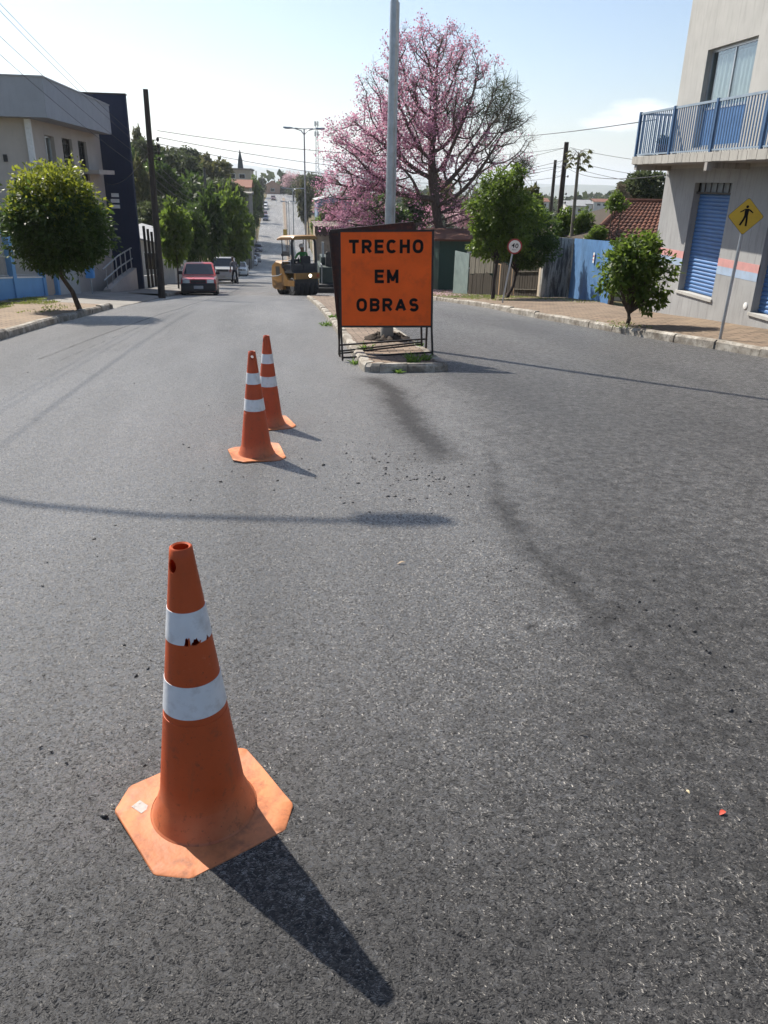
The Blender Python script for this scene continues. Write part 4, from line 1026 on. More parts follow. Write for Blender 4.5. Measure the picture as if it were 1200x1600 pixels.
b = NB('far_tiles'); n2 = b.noise(6, 6, .7, st=(1, 6, 1)); MT['far_tile'] = b.done(b.bsdf(b.mix(b.rng(n2, .3, .7), (.17, .075, .05), (.26, .13, .09)), .85, 0, None, .2))
MT['salmon'] = plaster('salmon_plaster', (.48, .30, .22), (.3, .2, .15)); MT['white_wall'] = plaster('white_plaster', (.62, .60, .56), (.4, .38, .34)); MT['sand_wall'] = plaster('sand_plaster', (.47, .40, .31), (.3, .26, .2)); MT['dusty_blue'] = plaster('dusty_blue_plaster', (.19, .27, .36), (.12, .17, .22)); MT['grey_tile'] = paint('grey_sheet_roof', (.30, .30, .30), .6, 0, .2, 2)
house('house', 'low pale house with a salmon doorway behind the street trees on the left', -13, -6.6, 51, 60, P(55), P(55)+2.6, MT['white_wall'], MT['grey_tile'], .8, wins=(('r', 54, 55.3, P(55)+.9, P(55)+2), ('f', -8.4, -7.3, P(51)+.9, P(51)+2)))
house('house', 'narrow salmon house front between street trunks on the left', -12, -6.4, 61, 68, P(64), P(64)+2.7, MT['salmon'], MT['far_tile'], .9, wins=(('r', 63, 64.4, P(64)+.2, P(64)+2),))
zc = P(170)
t = house('church', 'long flat roofed beige building carrying a thin dark spire', -14.5, -5.6, 168, 190, zc, at(360, 265, 168).z, MT['sand_wall'], 'flat', wins=tuple(('f', x, x+1.2, at(360, 279, 168).z, at(360, 271, 168).z) for x in (-13.5, -11.6, -9.7, -7.8)))
o_ = t.location; pz = at(375, 270, 172).z; top = at(374.5, 234, 172)
m = MB(); m.loft([[(top.x+s*a, 172+s*b_, z) for a, b_ in ((-1, -1), (1, -1), (1, 1), (-1, 1))] for s, z in ((.75, pz-2.0), (.62, pz), (.42, pz+(top.z-pz)*.55), (.05, top.z))]); m.build('spire', paint('spire_dark', (.045, .06, .065), .6), t, org=o_)
p0 = at(345, 300, 130); p1 = at(392, 282, 130)
house('house', 'cream house with a low red tile roof on the left hillside', p0.x-1.5, p1.x-.2, 128, 140, P(130), at(380, 293, 130).z, MT['sand_wall'], MT['far_tile'], 1.0, 'x', wins=(('f', p1.x-2.3, p1.x-1.2, at(380, 302, 130).z, at(380, 294, 130).z), ('r', 131, 133, at(380, 302, 130).z, at(380, 294, 130).z)))
p0 = at(365, 305, 112); p1 = at(390, 303, 112)
house('house', 'grey walled house below the red tile roof on the left of the street', p0.x-2, p1.x, 110, 122, P(112), at(380, 305, 112).z, MT['concrete'], 'flat', wins=(('f', p1.x-2, p1.x-1, P(112)+1, P(112)+2.2), ('r', 112, 114, P(112)+1, P(112)+2.2)))
p = at(427, 300, 322)
house('house', 'small orange brick house where the far street tops its hill', p.x-3.2, p.x+2.6, 322, 330, P(322)-.3, at(427, 290, 322).z, MT['salmon'], MT['far_tile'], 1.7, 'y', wins=(('f', p.x-1, p.x+.6, P(322)+.8, P(322)+2),))
p = at(450, 300, 335)
house('house', 'pale sand house beside the orange house on the far hilltop', p.x-3.5, p.x+1, 333, 342, P(333), at(450, 291, 333).z, MT['sand_wall'], MT['grey_tile'], 1)
p0 = at(496, 330, 150); p1 = at(536, 330, 150)
house('house', 'dusty blue house with a pale roof behind trees right of the street', p0.x, p1.x+2, 150, 162, P(150), at(510, 313, 150).z, MT['dusty_blue'], MT['grey_tile'], .8, 'y', wins=(('f', p0.x+1, p0.x+2.2, P(150)+6.6, P(150)+7.8), ('f', p0.x+3, p0.x+4.2, P(150)+6.6, P(150)+7.8)))
# green wooden house, boards and sheets to the right
MT['dark_green'] = paint('dark_green_boards', (.018, .06, .042), .65, 0, .25, 5, (.05, .06, .05), .4, .008, 14, st=(10, 10, .5))
z = P(42)
gh = house('house', 'dark green wooden house with a low red tiled roof behind the board fence', 8.4, 15.5, 42.5, 49, z+.2, at(720, 376, 42.5).z, MT['dark_green'], MT['roof_tile'], .32, 'x', wins=(('f', 9.9, 11.0, z+1.2, z+2.1),))
t = thing('pale_wall', 'pale grey rendered wall seen left of the ipe trunk', 'wall', (8.0, 46.5, P(46)))
m = MB(); m.box(7.3, 8.9, 50.0, 50.3, P(50)-.5, at(685, 412, 50).z); m.build('lower_wall', MT['concrete'], t, org=t.location); m = MB(); m.box(7.3, 8.9, 50.02, 50.28, at(685, 412, 50).z, at(685, 390, 50).z); m.build('upper_wall', MT['white_wall'], t, org=t.location)
MT['board'] = paint('weathered_boards', (.17, .155, .125), .9, 0, .45, 3, (.30, .25, .17), .7, .01, 20, .2, st=(9, 9, .7))
MT['board_dark'] = paint('dark_boards', (.06, .05, .04), .9, 0, .4, 4, (.14, .11, .07), .5, .01, 20, .2, st=(9, 9, .7))
MT['green_sheet'] = paint('faded_green_sheet', (.21, .27, .25), .6, 0, .15, 3, (.33, .35, .32), .4)
MT['raw_wood'] = paint('raw_wood', (.42, .27, .15), .85, 0, .35, 4, (.2, .13, .08), .6, st=(8, 8, .6))
bf = thing('board_fence', 'ramshackle fence of weathered boards and a faded green sheet behind the speed sign', 'fence', (8.8, 32, P(32)+.1))
o_ = bf.location
FA, FB = Vector((7.95, 36.5, 0)), Vector((9.45, 28.3, 0))
def fpan(name, t0, t1, zb, h0, h1, mat, n=8, gap=.012, rag=.07, seed=0):
    m = MB(); rg = random.Random(seed)
    for i in range(n):
        a = FA.lerp(FB, t0+(t1-t0)*i/n); b_ = FA.lerp(FB, t0+(t1-t0)*(i+1)/n); d = (b_-a).normalized(); a = a+d*gap; b_ = b_-d*gap
        hh = h0+(h1-h0)*(i+.5)/n+rg.uniform(-rag, rag); nrm = Vector((d.y, -d.x, 0))*.012
        z0 = P(a.y)+.1+zb; k = rg.uniform(-.01, .01)
        m.loft([[(p.x+nrm.x*s+k, p.y+nrm.y*s, zz) for p, s in ((a, -1), (b_, -1), (b_, 1), (a, 1))] for zz in (z0, z0+hh)])
    return m.build(name, mat, bf, org=o_)
fpan('green_sheet', 0.0, .2, 0, 1.95, 1.85, MT['green_sheet'], 1)
fpan('lower_boards', .21, .5, 0, .95, .9, MT['board_dark'], 11, seed=2)
fpan('upper_boards', .215, .5, .93, .85, .62, MT['board'], 12, seed=3)
fpan('split_boards', .51, .74, 0, 1.35, 1.25, MT['board_dark'], 10, .02, .08, seed=4)
fpan('pale_slab', .53, .59, -.02, 1.3, 1.28, MT['raw_wood'], 1); fpan('pale_slab', .71, .745, 0, 1.3, 1.3, MT['raw_wood'], 1)
fpan('wicket', .75, .97, 0, 1.25, 1.2, MT['board_dark'], 9, .018, .03, seed=6)
m = MB(); a, b_ = FA.lerp(FB, .75), FA.lerp(FB, .97)
for h in (.3, .95): m.bar((a.x-.03, a.y-.02, P(a.y)+.1+h), (b_.x-.03, b_.y-.02, P(b_.y)+.1+h), .05, .02)
m.build('rail', MT['board'], bf, org=o_)
# stained concrete wall and blue corrugated gate
b = NB('stained_concrete')
sk = b.noise(2.2, 8, .68, st=(4, 4, .55)); n2 = b.noise(20, 6, .7)
c = b.mix(b.rng(sk, .44, .56), (.10, .095, .09), (.38, .37, .34)); c = b.mix(b.rng(n2, .5, .75, 0, .5), c, (.06, .058, .055))
MT['stained'] = b.done(b.bsdf(c, .9, 0, b.bump(n2, .5, .008), .2))
t = thing('concrete_wall', 'rain streaked grey concrete wall between the board fence and the blue gate', 'wall', (10, 28.2, P(28)+.1))
m = MB(); m.loft([[(x, y, zb), (x+.03, y+.14, zb), (x+.03, y+.14, zt), (x, y, zt)] for x, y, zb, zt in ((9.42, 28.15, -2.9, -.31), (9.9, 28.2, -2.8, -.29), (10.55, 28.3, -2.7, -.34))]); m.build('wall', MT['stained'], t, org=t.location)
m = MB(); m.box(9.40, 9.56, 28.1, 28.3, -2.9, -.26); m.build('pier', MT['stained'], t, org=t.location)
t = thing('corrugated_gate', 'blue corrugated metal gate with a small white notice beside the grey building', 'gate', (9.8, 24.5, P(24)+.1))
o_ = t.location; A_, B_ = Vector((10.52, 28.2, -.32)), Vector((8.93, 20.75, .07)); n = 180; m = MB(); d = (B_-A_).normalized(); nn = Vector((d.y, -d.x, 0))
rows = []
for i in range(n+1):
    p = A_.lerp(B_, i/n); p = p+nn*.018*math.sin(i*PI/2.2); rows.append([(p.x, p.y, P(p.y)-.02+.1*0), (p.x, p.y, p.z)])
m.loft(rows, cap=False, close=False); g_o = m.build('leaf', paint('corrugated_blue', (.10, .22, .42), .55, 0, .18, 2, (.06, .11, .2), .5), t, True, org=o_, fix=False)
m = MB(); p = A_.lerp(B_, .66)+nn*-.04
nn2 = -nn if nn.x > 0 else nn
p = A_.lerp(B_, .60)+nn2*.05
m.obox((p.x, p.y, -.60), d*.11, nn2*.004, (0, 0, .15)); m.build('notice', MT['white_paint'], t, org=o_)
m = MB(); m.obox((p.x+nn2.x*.006, p.y+nn2.y*.006, -.55), d*.08, nn2*.003, (0, 0, .02)); m.obox((p.x+nn2.x*.006, p.y+nn2.y*.006, -.66), d*.08, nn2*.003, (0, 0, .012)); m.build('notice_print', paint('notice_red', (.5, .08, .06), .6), t, org=o_)
m = MB(); m.box(8.87, 8.99, 20.62, 20.74, P(20.7), .1); m.build('gate_post', MT['wood_pole'], t, org=o_)
# tiled house roof behind the blue gate
t = thing('house', 'low house with a broad weathered clay tile roof behind the blue gate', 'house', (14, 30, P(30)))
o_ = t.location
zE, zR = -.36, .86
m = MB(); m.box(11.3, 19, 28.6, 35, -4, -.3); m.build('wall', MT['sand_wall'], t, org=o_)
m = MB(); tiled_slope(m, (10.95, 28.0, zE), (19.4, 28.0, zE), (19.4, 31.6, zR), (13.75, 31.6, zR), 12, 40)
m.build('roof', MT['roof_tile'], t, org=o_, fix=False)
m = MB(); m.loft([[(10.95, 28, zE-.03), (19.4, 28, zE-.03), (19.4, 35.4, zE-.03), (10.95, 35.4, zE-.03)], [(13.75, 31.6, zR-.03), (19.4, 31.6, zR-.03), (19.4, 31.8, zR-.03), (13.75, 31.8, zR-.03)]]); m.build('roof_deck', MT['board_dark'], t, org=o_)
m = MB(); m.tube([(10.95, 28.0, zE+.06), (13.75, 31.6, zR+.06), (19.4, 31.6, zR+.06)], .09, 8); m.build('ridge_tiles', MT['roof_tile'], t, org=o_)
# ------------------------------------------------------------------ vehicles
MT['headlight'] = paint('headlight_glass', (.45, .47, .48), .12, .3, .05)
MT['plate'] = paint('number_plate', (.38, .39, .40), .45)
MT['rim'] = paint('wheel_rim', (.32, .33, .34), .35, .8, .1)
def carpaint(name, c, rough=.28): return paint(name, c, rough, 0, .05, 1.5, tuple(x*.6+.05 for x in c), .15, 0, 40, .5, Coat_Weight=.5, Coat_Roughness=.08)
def car(label, x, y, kind, pnt, dark_bumper=False, rz=0., detail=True, group='cars parked along the left kerb', lp=None):
    """front faces -Y in its own frame"""
    S = dict(hatch=dict(L=3.65, W=1.56, H=1.43, belt=.88, hood=.80, hy=.95, wsy=1.55, ry=3.2, by=3.55, r=.28, gc=.17, rw=.80),
             sedan=dict(L=4.2, W=1.68, H=1.44, belt=.92, hood=.84, hy=1.05, wsy=1.75, ry=3.1, by=3.75, r=.30, gc=.17, rw=.78),
             suv=dict(L=4.7, W=1.84, H=1.78, belt=1.12, hood=1.06, hy=1.15, wsy=1.65, ry=4.3, by=4.6, r=.37, gc=.27, rw=.84))[kind]
    slope = math.atan2(P(y+2)-P(y-2), 4)
    t = thing('parked_car', label, 'car', (x, y, P(y)), rz, group); t.rotation_euler = (slope, 0, rz)
    Ln, W, Hh = S['L'], S['W']/2, S['H']; y0 = -Ln/2; g = S['gc']
    def sec(yy, zb, zt, hw, rr=.06):
        return [(-hw+rr, yy, zb), (hw-rr, yy, zb), (hw, yy, zb+rr*1.5), (hw*1.0, yy, (zb+zt)/2), (hw*.985, yy, zt-rr*1.6), (hw*.92, yy, zt-rr*.3), (hw*.72, yy, zt), (-hw*.72, yy, zt), (-hw*.92, yy, zt-rr*.3), (-hw*.985, yy, zt-rr*1.6), (-hw, yy, (zb+zt)/2), (-hw, yy, zb+rr*1.5)]
    m = MB(); hd, bt = S['hood'], S['belt']
    m.loft([sec(y0, g+.10, hd-.22, W*.86), sec(y0+.06, g+.03, hd-.10, W*.93), sec(y0+.22, g, hd-.05, W*.98), sec(y0+S['hy']*.6, g, hd, W), sec(y0+S['hy'], g, bt-.02, W), sec(y0+Ln*.5, g, bt, W), sec(y0+S['by'], g, bt, W), sec(y0+Ln-.12, g+.02, bt-.04, W*.96), sec(y0+Ln, g+.12, bt-.16, W*.88)])
    ty = [y0+S['hy'], y0+S['wsy'], y0+S['ry'], y0+S['by']]; tw = W*S['rw']; bw = W*.955
    B4 = [Vector((-bw, ty[0], bt-.03)), Vector((bw, ty[0], bt-.03)), Vector((bw, ty[3], bt-.03)), Vector((-bw, ty[3], bt-.03))]
    T4 = [Vector((-tw, ty[1], Hh-.05)), Vector((tw, ty[1], Hh-.05)), Vector((tw, ty[2], Hh-.06)), Vector((-tw, ty[2], Hh-.06))]
    U4 = [p*1+Vector((-p.x*.14, (.12 if k < 2 else -.12), .05)) for k, p in enumerate(T4)]
    m.loft([B4, T4, U4])
    body = m.build('body', pnt, t, smooth=38)
    def facep(i, j, u, v, o): # point on cabin face between columns i and j
        p = B4[i].lerp(B4[j], u).lerp(T4[i].lerp(T4[j], u), v); n = (B4[j]-B4[i]).cross(T4[i]-B4[i]).normalized()
        c = sum(B4, Vector())/4
        if n.dot(p-c) < 0: n = -n
        return p+n*o
    def glass(name, i, j, u0, u1, v0=.10, v1=.93):
        m = MB(); m.loft([[facep(i, j, u, v, o) for u, v in ((u0, v0), (u1, v0), (u1-.02*(u1-u0), v1), (u0+.02*(u1-u0), v1))] for o in (-.01, .006)]); return m.build(name, MT['dark_glass'], t)
    glass('windshield', 0, 1, .05, .95); glass('rear_window', 3, 2, .06, .94)
    for i, j in ((1, 2), (0, 3)):
        for u0, u1 in ((.10, .47), (.51, .90)): glass('side_window', i, j, u0, u1, .14, .9)
    bm_ = MT['black_plastic'] if dark_bumper else pnt
    m = MB(); zt = g+(.36 if dark_bumper else .25); m.loft([[(-W*k, yy, z) for z in (0,)] + [] for yy in ()]) if False else m.rbox(-W*.95, W*.95, y0-.05, y0+.2, g+.02, zt, .05); m.build('bumper', bm_, t)
    m = MB(); m.rbox(-W*.93, W*.93, y0+Ln-.2, y0+Ln+.04, g+.06, g+.33, .05); m.build('bumper', bm_, t)
    zg = hd-.24
    m = MB(); m.box(-W*.42, W*.42, y0-.012, y0+.05, zg-.02, zg+.10); m.build('grille', MT['black_plastic'], t)
    for s in (-1, 1):
        m = MB(); a, b_ = sorted((s*W*.47, s*W*.86)); m.rbox(a, b_, y0-.02, y0+.12, zg-.03, zg+.12, .02); m.build('headlight', MT['headlight'], t)
        m = MB(); a, b_ = sorted((s*(W*.95), s*(W+.13))); m.rbox(a, b_, ty[0]+.25, ty[0]+.36, bt+.02, bt+.16, .02); m.build('mirror', MT['black_plastic'] if dark_bumper else pnt, t)
    m = MB(); m.box(-.2, .2, y0-.065, y0-.045, g+.12, g+.25); m.build('number_plate', MT['plate'], t)
    rr = S['r']
    for s in (-1, 1):
        for yy in (y0+Ln*.19, y0+Ln*.79):
            m = MB(); m.T = Matrix.Translation((s*(W-.09), yy, rr)) @ Matrix.Rotation(PI/2, 4, 'Y')
            m.lathe([(rr*.6, -.1), (rr*.93, -.1), (rr, -.06), (rr, .06), (rr*.93, .1), (rr*.6, .1)], 20, cap=True); wh = m.build('wheel', MT['rubber'], t, smooth=40)
            m = MB(); m.T = Matrix.Translation((s*(W-.09), yy, rr)) @ Matrix.Rotation(PI/2, 4, 'Y'); m.lathe([(rr*.62, s*.103), (rr*.3, s*.108), (.02, s*.112)], 16, cap=True); m.build('rim', MT['rim'], wh)
    # dark wheel arches and underside
    m = MB(); m.box(-W*.9, W*.9, y0+.3, y0+Ln-.3, g-.08, g+.02); m.build('underbody', MT['black_plastic'], t)
    return t
cp = {k: carpaint('car_paint_'+k, c) for k, c in dict(red=(.42, .035, .03), silver=(.42, .44, .46), white=(.68, .68, .67), navy=(.03, .045, .09), wine=(.12, .04, .04), grey=(.25, .26, .27)).items()}
car('old red hatchback with black bumper parked nearest on the left', -3.72, 37.3, 'hatch', cp['red'], True, R(3))
car('silver four wheel drive parked behind the red hatchback', -4.1, 58.6, 'suv', cp['silver'], False, R(1))
car('white sedan parked just behind the silver four wheel drive', -4.5, 88.5, 'sedan', cp['white'])
car('white hatchback parked ahead of a silver car down the left kerb', -4.35, 121, 'sedan', cp['white'])
car('silver car half hidden behind the white hatchback', -4.1, 131, 'sedan', cp['grey'])
car('dark blue car parked lower in the valley', -4.55, 163, 'sedan', cp['navy'])
for lb_, px, py, kd, c in (('dark car at the left kerb on the climbing far street, lower of two dark ones', 415, 343.5, 'hatch', 'navy'), ('dark car parked just above another dark car on the far climb', 414, 337, 'hatch', 'wine'), ('white car parked on the far climb', 414, 327, 'hatch', 'white'), ('pale silver car parked above the white one on the far climb', 414.5, 321.5, 'hatch', 'silver'), ('dark red car driving near the top of the far street', 427, 312, 'sedan', 'wine')):
    Y = {343.5: 238, 337: 247, 327: 263, 321.5: 272, 312: 291}[py]; X = float(at(px, py, Y).x)
    car(lb_, X if px < 420 else X, Y, kd, cp[c], group='cars parked along the left kerb' if px < 420 else None)

# --- road roller
MT['machine'] = paint('machine_yellow', (.29, .15, .035), .45, 0, .15, 3, (.16, .09, .04), .4)
MT['machine_dark'] = paint('machine_dark', (.028, .03, .034), .6, 0, .3, 5, (.10, .08, .06), .3)
RZ = R(23)
rx, ry_ = .72, 37.6
ro = thing('road_roller', 'yellow pneumatic road roller with a canopy and one lit lamp by the median end', 'road roller', (rx, ry_, P(ry_)), RZ)
ro.rotation_euler = (-.09, 0, RZ); ro.scale = (.87, .87, .87)
def part(name, m, mat, p=None, sm=False): return m.build(name, mat, p or ro, smooth=sm)
# own frame: rear towards -Y (camera), hood towards +Y, width 1.45
m = MB(); m.loft([[(-w_, y, z0) if False else (-w_, y, z0), (w_, y, z0), (w_, y, z1-.08), (w_-.1, y, z1), (-w_+.1, y, z1), (-w_, y, z1-.08)] for y, z0, z1, w_ in ((.35, .3, 1.72, .70), (1.2, .3, 1.80, .70), (1.7, .35, 1.62, .68), (1.98, .45, 1.25, .62))]); part('hood', m, MT['machine'], sm=40)
m = MB(); m.box(-.72, .72, -1.25, 1.7, .5, .78); m.box(-.69, .69, -1.45, -1.2, .86, 1.16); m.loft([[(s_*.72, -.4, .78), (s_*.72, .45, .78), (s_*.72, .45, 1.4), (s_*.72, .2, 1.42)] for s_ in (-1, 1)]); part('chassis', m, MT['machine'])
m = MB(); m.box(-.66, .66, -1.28, -1.18, .5, .87); m.box(-.66, .66, 1.5, 1.55, .3, .6); m.box(-.5, .5, -1.18, 1.5, .25, .52); part('guard_plate', m, MT['machine_dark'])
m = MB(); m.box(-.707, -.70, .6, 1.15, 1.05, 1.5); m.box(.70, .707, .6, 1.15, 1.05, 1.5); part('hood_grille', m, MT['machine_dark'])
m = MB(); m.box(-.7, .7, -1.2, .35, 1.16, 1.24); m.box(-.64, -.05, -1.08, .3, 1.24, 1.58); m.box(-.05, .64, -1.12, -.86, 1.24, 1.62); part('operator_deck', m, MT['machine_dark'])
m = MB(); m.rbox(-.05, .5, -.75, -.2, 1.24, 1.62, .04); m.rbox(-.05, .5, -.85, -.72, 1.55, 2.0, .04); part('seat', m, MT['machine_dark'])
m = MB(); m.rbox(-.3, .55, .1, .34, 1.24, 1.85, .05); part('console', m, MT['machine_dark'])
m = MB(); m.tube([(.22+.2*math.cos(a), .02-.05*math.sin(a)+.05, 1.92+.17*math.sin(a)) for a in np.linspace(0, 2*PI, 17)], .018, 6); m.cyl((.22, .15, 1.8), (.22, .06, 1.92), .03); part('steering_wheel', m, MT['black_plastic'])
m = MB()
for y in (-1.12,): m.tube([(-.66, y, 1.2), (-.66, y, 2.65), (-.6, y, 2.83), (-.48, y, 2.88), (.48, y, 2.88), (.6, y, 2.83), (.66, y, 2.65), (.66, y, 1.2)], .075, 8)
part('roll_bar', m, MT['machine_dark'], sm=40)
for s_ in (-1, 1):
    m = MB(); m.tube([(s_*.62, .3, 1.24), (s_*.62, .25, 2.85)], .026, 8); part('canopy_post', m, MT['machine_dark'], sm=40)
m = MB(); m.loft([[(-.70, y, z-.02), (-.56, y, z+.08), (.56, y, z+.08), (.70, y, z-.02), (.70, y, z-.09), (-.70, y, z-.09)] for y, z in ((-1.35, 2.90), (-1.2, 2.96), (.2, 2.98), (.75, 2.92))]); part('canopy', m, MT['machine'], sm=40)
m = MB(); m.tube([(-.73, .3, 1.12), (-.80, .6, 1.02), (-.80, 1.4, .98), (-.74, 1.75, 1.02)], .022, 6); m.tube([(-.69, -.9, 1.24), (-.69, -.9, 1.75), (-.69, .2, 1.75), (-.69, .35, 1.3)], .022, 6); m.tube([(.69, -.9, 1.24), (.69, -.9, 1.75), (.69, .2, 1.75)], .022, 6); part('handrail', m, MT['galv'])
em = NB('lit_lamp'); e_ = em.n('ShaderNodeEmission'); e_.inputs[0].default_value = (1, .86, .6, 1); e_.inputs[1].default_value = 6; MT['lit'] = em.done(e_)
m = MB(); m.T = Matrix.Translation((.12, -1.47, 1.02)) @ Matrix.Rotation(PI/2, 4, 'X'); m.lathe([(.105, -.03), (.105, .02), (.09, .035)], 16, cap=True); lh = part('work_lamp', m, MT['machine_dark'])
m = MB(); m.T = Matrix.Translation((.12, -1.506, 1.02)) @ Matrix.Rotation(PI/2, 4, 'X'); m.lathe([(.08, 0), (.06, .012), (.01, .015)], 16, cap=True); m.build('lens', MT['lit'], lh)
m = MB(); m.box(.52, .62, -1.47, -1.44, .95, 1.07); part('tail_lamp', m, paint('tail_red', (.4, .03, .02), .3))
for y, r_, xs_ in ((-.85, .47, (-.56, -.28, 0, .28, .56)), (1.15, .47, (-.42, -.14, .14, .42))):
    for x_ in xs_:
        m = MB(); m.T = Matrix.Translation((x_, y, r_)) @ Matrix.Rotation(PI/2, 4, 'Y'); m.lathe([(r_*.5, -.11), (r_*.92, -.125), (r_, -.08), (r_, .08), (r_*.92, .125), (r_*.5, .11)], 24, cap=True); wh = part('wheel', m, MT['rubber'], sm=40)
        if abs(x_) > .5 or abs(x_) == .42:
            m = MB(); s_ = 1 if x_ > 0 else -1; m.T = Matrix.Translation((x_, y, r_)) @ Matrix.Rotation(PI/2, 4, 'Y'); m.lathe([(r_*.52, s_*.112), (r_*.45, s_*.06), (.1, s_*.06), (.09, s_*.1), (.01, s_*.1)], 20, cap=True); m.build('rim', MT['rim'], wh)
# --- people
def skin_person(name, label, loc, rz, joints, edges, mats, split, hairc=None, parts=()):
    """one continuous body grown over a skeleton; mats by height functions"""
    me = bpy.data.meshes.new('body'); me.from_pydata([j[:3] for j in joints], edges, [])
    o = bpy.data.objects.new('body', me); COL.objects.link(o)
    sk = o.modifiers.new('skin', 'SKIN'); sk.use_smooth_shade = True; sk.branch_smoothing = .6
    for v, j in zip(me.skin_vertices[0].data, joints): v.radius = (j[3], j[4] if len(j) > 4 else j[3])
    me.skin_vertices[0].data[0].use_root = True
    sb_ = o.modifiers.new('sub', 'SUBSURF'); sb_.levels = 2; sb_.render_levels = 2
    dg = bpy.context.evaluated_depsgraph_get(); dg.update()
    m2 = bpy.data.meshes.new_from_object(o.evaluated_get(dg)); o.modifiers.clear(); o.data = m2; bpy.data.meshes.remove(me); m2.name = name
    m2.materials.clear()
    for mt in mats: m2.materials.append(mt)
    for p in m2.polygons: p.material_index = split(p.center); p.use_smooth = True
    root = thing('person', label, 'person', loc, rz); o.parent = root
    return root
MT['skin'] = paint('skin', (.24, .13, .085), .55, 0, .1, 20)
MT['grey_shirt'] = paint('grey_shirt', (.15, .15, .165), .85, 0, .15, 9); MT['dark_shorts'] = paint('dark_trousers', (.022, .023, .03), .85, 0, .15, 9)
MT['green_shirt'] = paint('green_shirt', (.05, .24, .06), .85, 0, .12, 9); MT['shoe'] = paint('shoe', (.03, .03, .03), .7)
MT['hair'] = paint('hair', (.015, .012, .010), .6, 0, .3, 60)
# walker: stooping, seen from behind and a little from the side, mid stride
J = [(0, 0, .92, .135, .11), (0, .04, 1.10, .13, .10), (0, .12, 1.28, .15, .11), (0, .17, 1.40, .14, .09), (0, .22, 1.50, .055), (0, .28, 1.60, .075, .09), (0, .285, 1.70, .07, .085),
     (-.19, .15, 1.39, .06), (-.25, .10, 1.12, .045), (-.23, .22, .88, .036), (-.22, .28, .80, .032, .02),
     (.19, .15, 1.39, .06), (.26, .16, 1.12, .045), (.25, .30, .90, .036), (.24, .35, .83, .032, .02),
     (-.10, .02, .86, .09), (-.12, .16, .48, .062), (-.12, .10, .10, .042), (-.12, .24, .04, .04, .03),
     (.10, -.02, .86, .09), (.12, .02, .48, .062), (.12, -.22, .12, .042), (.12, -.10, .04, .04, .03)]
E_ = [(0, 1), (1, 2), (2, 3), (3, 4), (4, 5), (5, 6), (3, 7), (7, 8), (8, 9), (9, 10), (3, 11), (11, 12), (12, 13), (13, 14), (0, 15), (15, 16), (16, 17), (17, 18), (0, 19), (19, 20), (20, 21), (21, 22)]
def sp_walk(c):
    if c.z > 1.46 and abs(c.x) < .14: return 0
    if abs(c.x) > .165 and .6 < c.z < 1.1 and c.y > .05: return 0
    if c.z > .93: return 1
    if c.z > .08: return 2
    return 3
Yw = 54.6
wk = skin_person('walker_body', 'person in a dark grey shirt and trousers stooping before the silver car', (-3.12, Yw, P(Yw)), R(25), J, E_, [MT['skin'], MT['grey_shirt'], MT['dark_shorts'], MT['shoe']], sp_walk)
m = MB(); m.ball((0, .275, 1.705), (.082, .098, .085), 14, 8); m.build('hair', MT['hair'], wk, True)
m = MB()
for s_ in (-1, 1): m.ball((s_*.078, .30, 1.64), (.012, .022, .034), 8, 5)
m.ball((0, .382, 1.63), (.014, .02, .024), 8, 5); m.build('face', MT['skin'], wk, True)
for s_ in (-1, 1):
    m = MB(); hx, hy, hz = (s_*.22 if s_ < 0 else .24), (.28 if s_ < 0 else .35), (.80 if s_ < 0 else .83)
    for k in range(4): m.tube([(hx-.018+.013*k, hy, hz), (hx-.019+.0135*k, hy+.02, hz-.05), (hx-.018+.013*k, hy+.015, hz-.085+.008*abs(k-1))], [.0085, .008, .0065], 6)
    m.tube([(hx-s_*.03, hy, hz+.02), (hx-s_*.045, hy+.03, hz-.02), (hx-s_*.04, hy+.04, hz-.045)], [.01, .009, .007], 6); m.build('fingers', MT['skin'], wk, True)
# driver seated on the roller, back towards the camera
dl = ro.matrix_basis @ Vector((.22, -.45, 1.50)); 
J = [(0, 0, .08, .15, .12), (0, .02, .28, .15, .115), (0, .05, .46, .165, .12), (0, .08, .57, .15, .09), (0, .11, .66, .055), (0, .14, .77, .075, .092), (0, .145, .86, .07, .085),
     (-.21, .07, .55, .065), (-.30, .20, .34, .05), (-.16, .42, .38, .038), (-.10, .47, .41, .034, .022),
     (.21, .07, .55, .065), (.30, .20, .34, .05), (.16, .42, .38, .038), (.10, .47, .41, .034, .022),
     (-.11, .12, .08, .09), (-.15, .48, .10, .066), (-.15, .54, -.22, .045), (-.15, .64, -.26, .04, .03),
     (.11, .12, .08, .09), (.15, .48, .10, .066), (.15, .54, -.22, .045), (.15, .64, -.26, .04, .03)]
def sp_drv(c):
    if c.z > .62 and abs(c.x) < .14: return 0
    if c.y > .28 and c.z > .28: return 0
    if c.z > .17 and c.y < .35: return 1
    return 2 if c.z > -.2 else 3
dv = skin_person('driver_body', 'person in a green shirt and white helmet driving the road roller', tuple(dl), RZ, J, E_, [MT['skin'], MT['green_shirt'], MT['dark_shorts'], MT['shoe']], sp_drv)
m = MB(); m.lathe([(.135, .82), (.118, .825), (.116, .87), (.10, .93), (.06, .965), (.01, .975)], 18, (0, .14, 0), cap=True); m.loft([[(x_, y_, z_) for x_, y_ in ((-.08, .24), (.08, .24), (.05, .32), (-.05, .32))] for z_ in (.82, .835)]); m.build('helmet', MT['white_paint'], dv, 40)
m = MB()
for s_ in (-1, 1): m.ball((s_*.078, .15, .78), (.012, .022, .034), 8, 5)
m.ball((0, .24, .77), (.014, .02, .024), 8, 5); m.build('face', MT['skin'], dv, True)
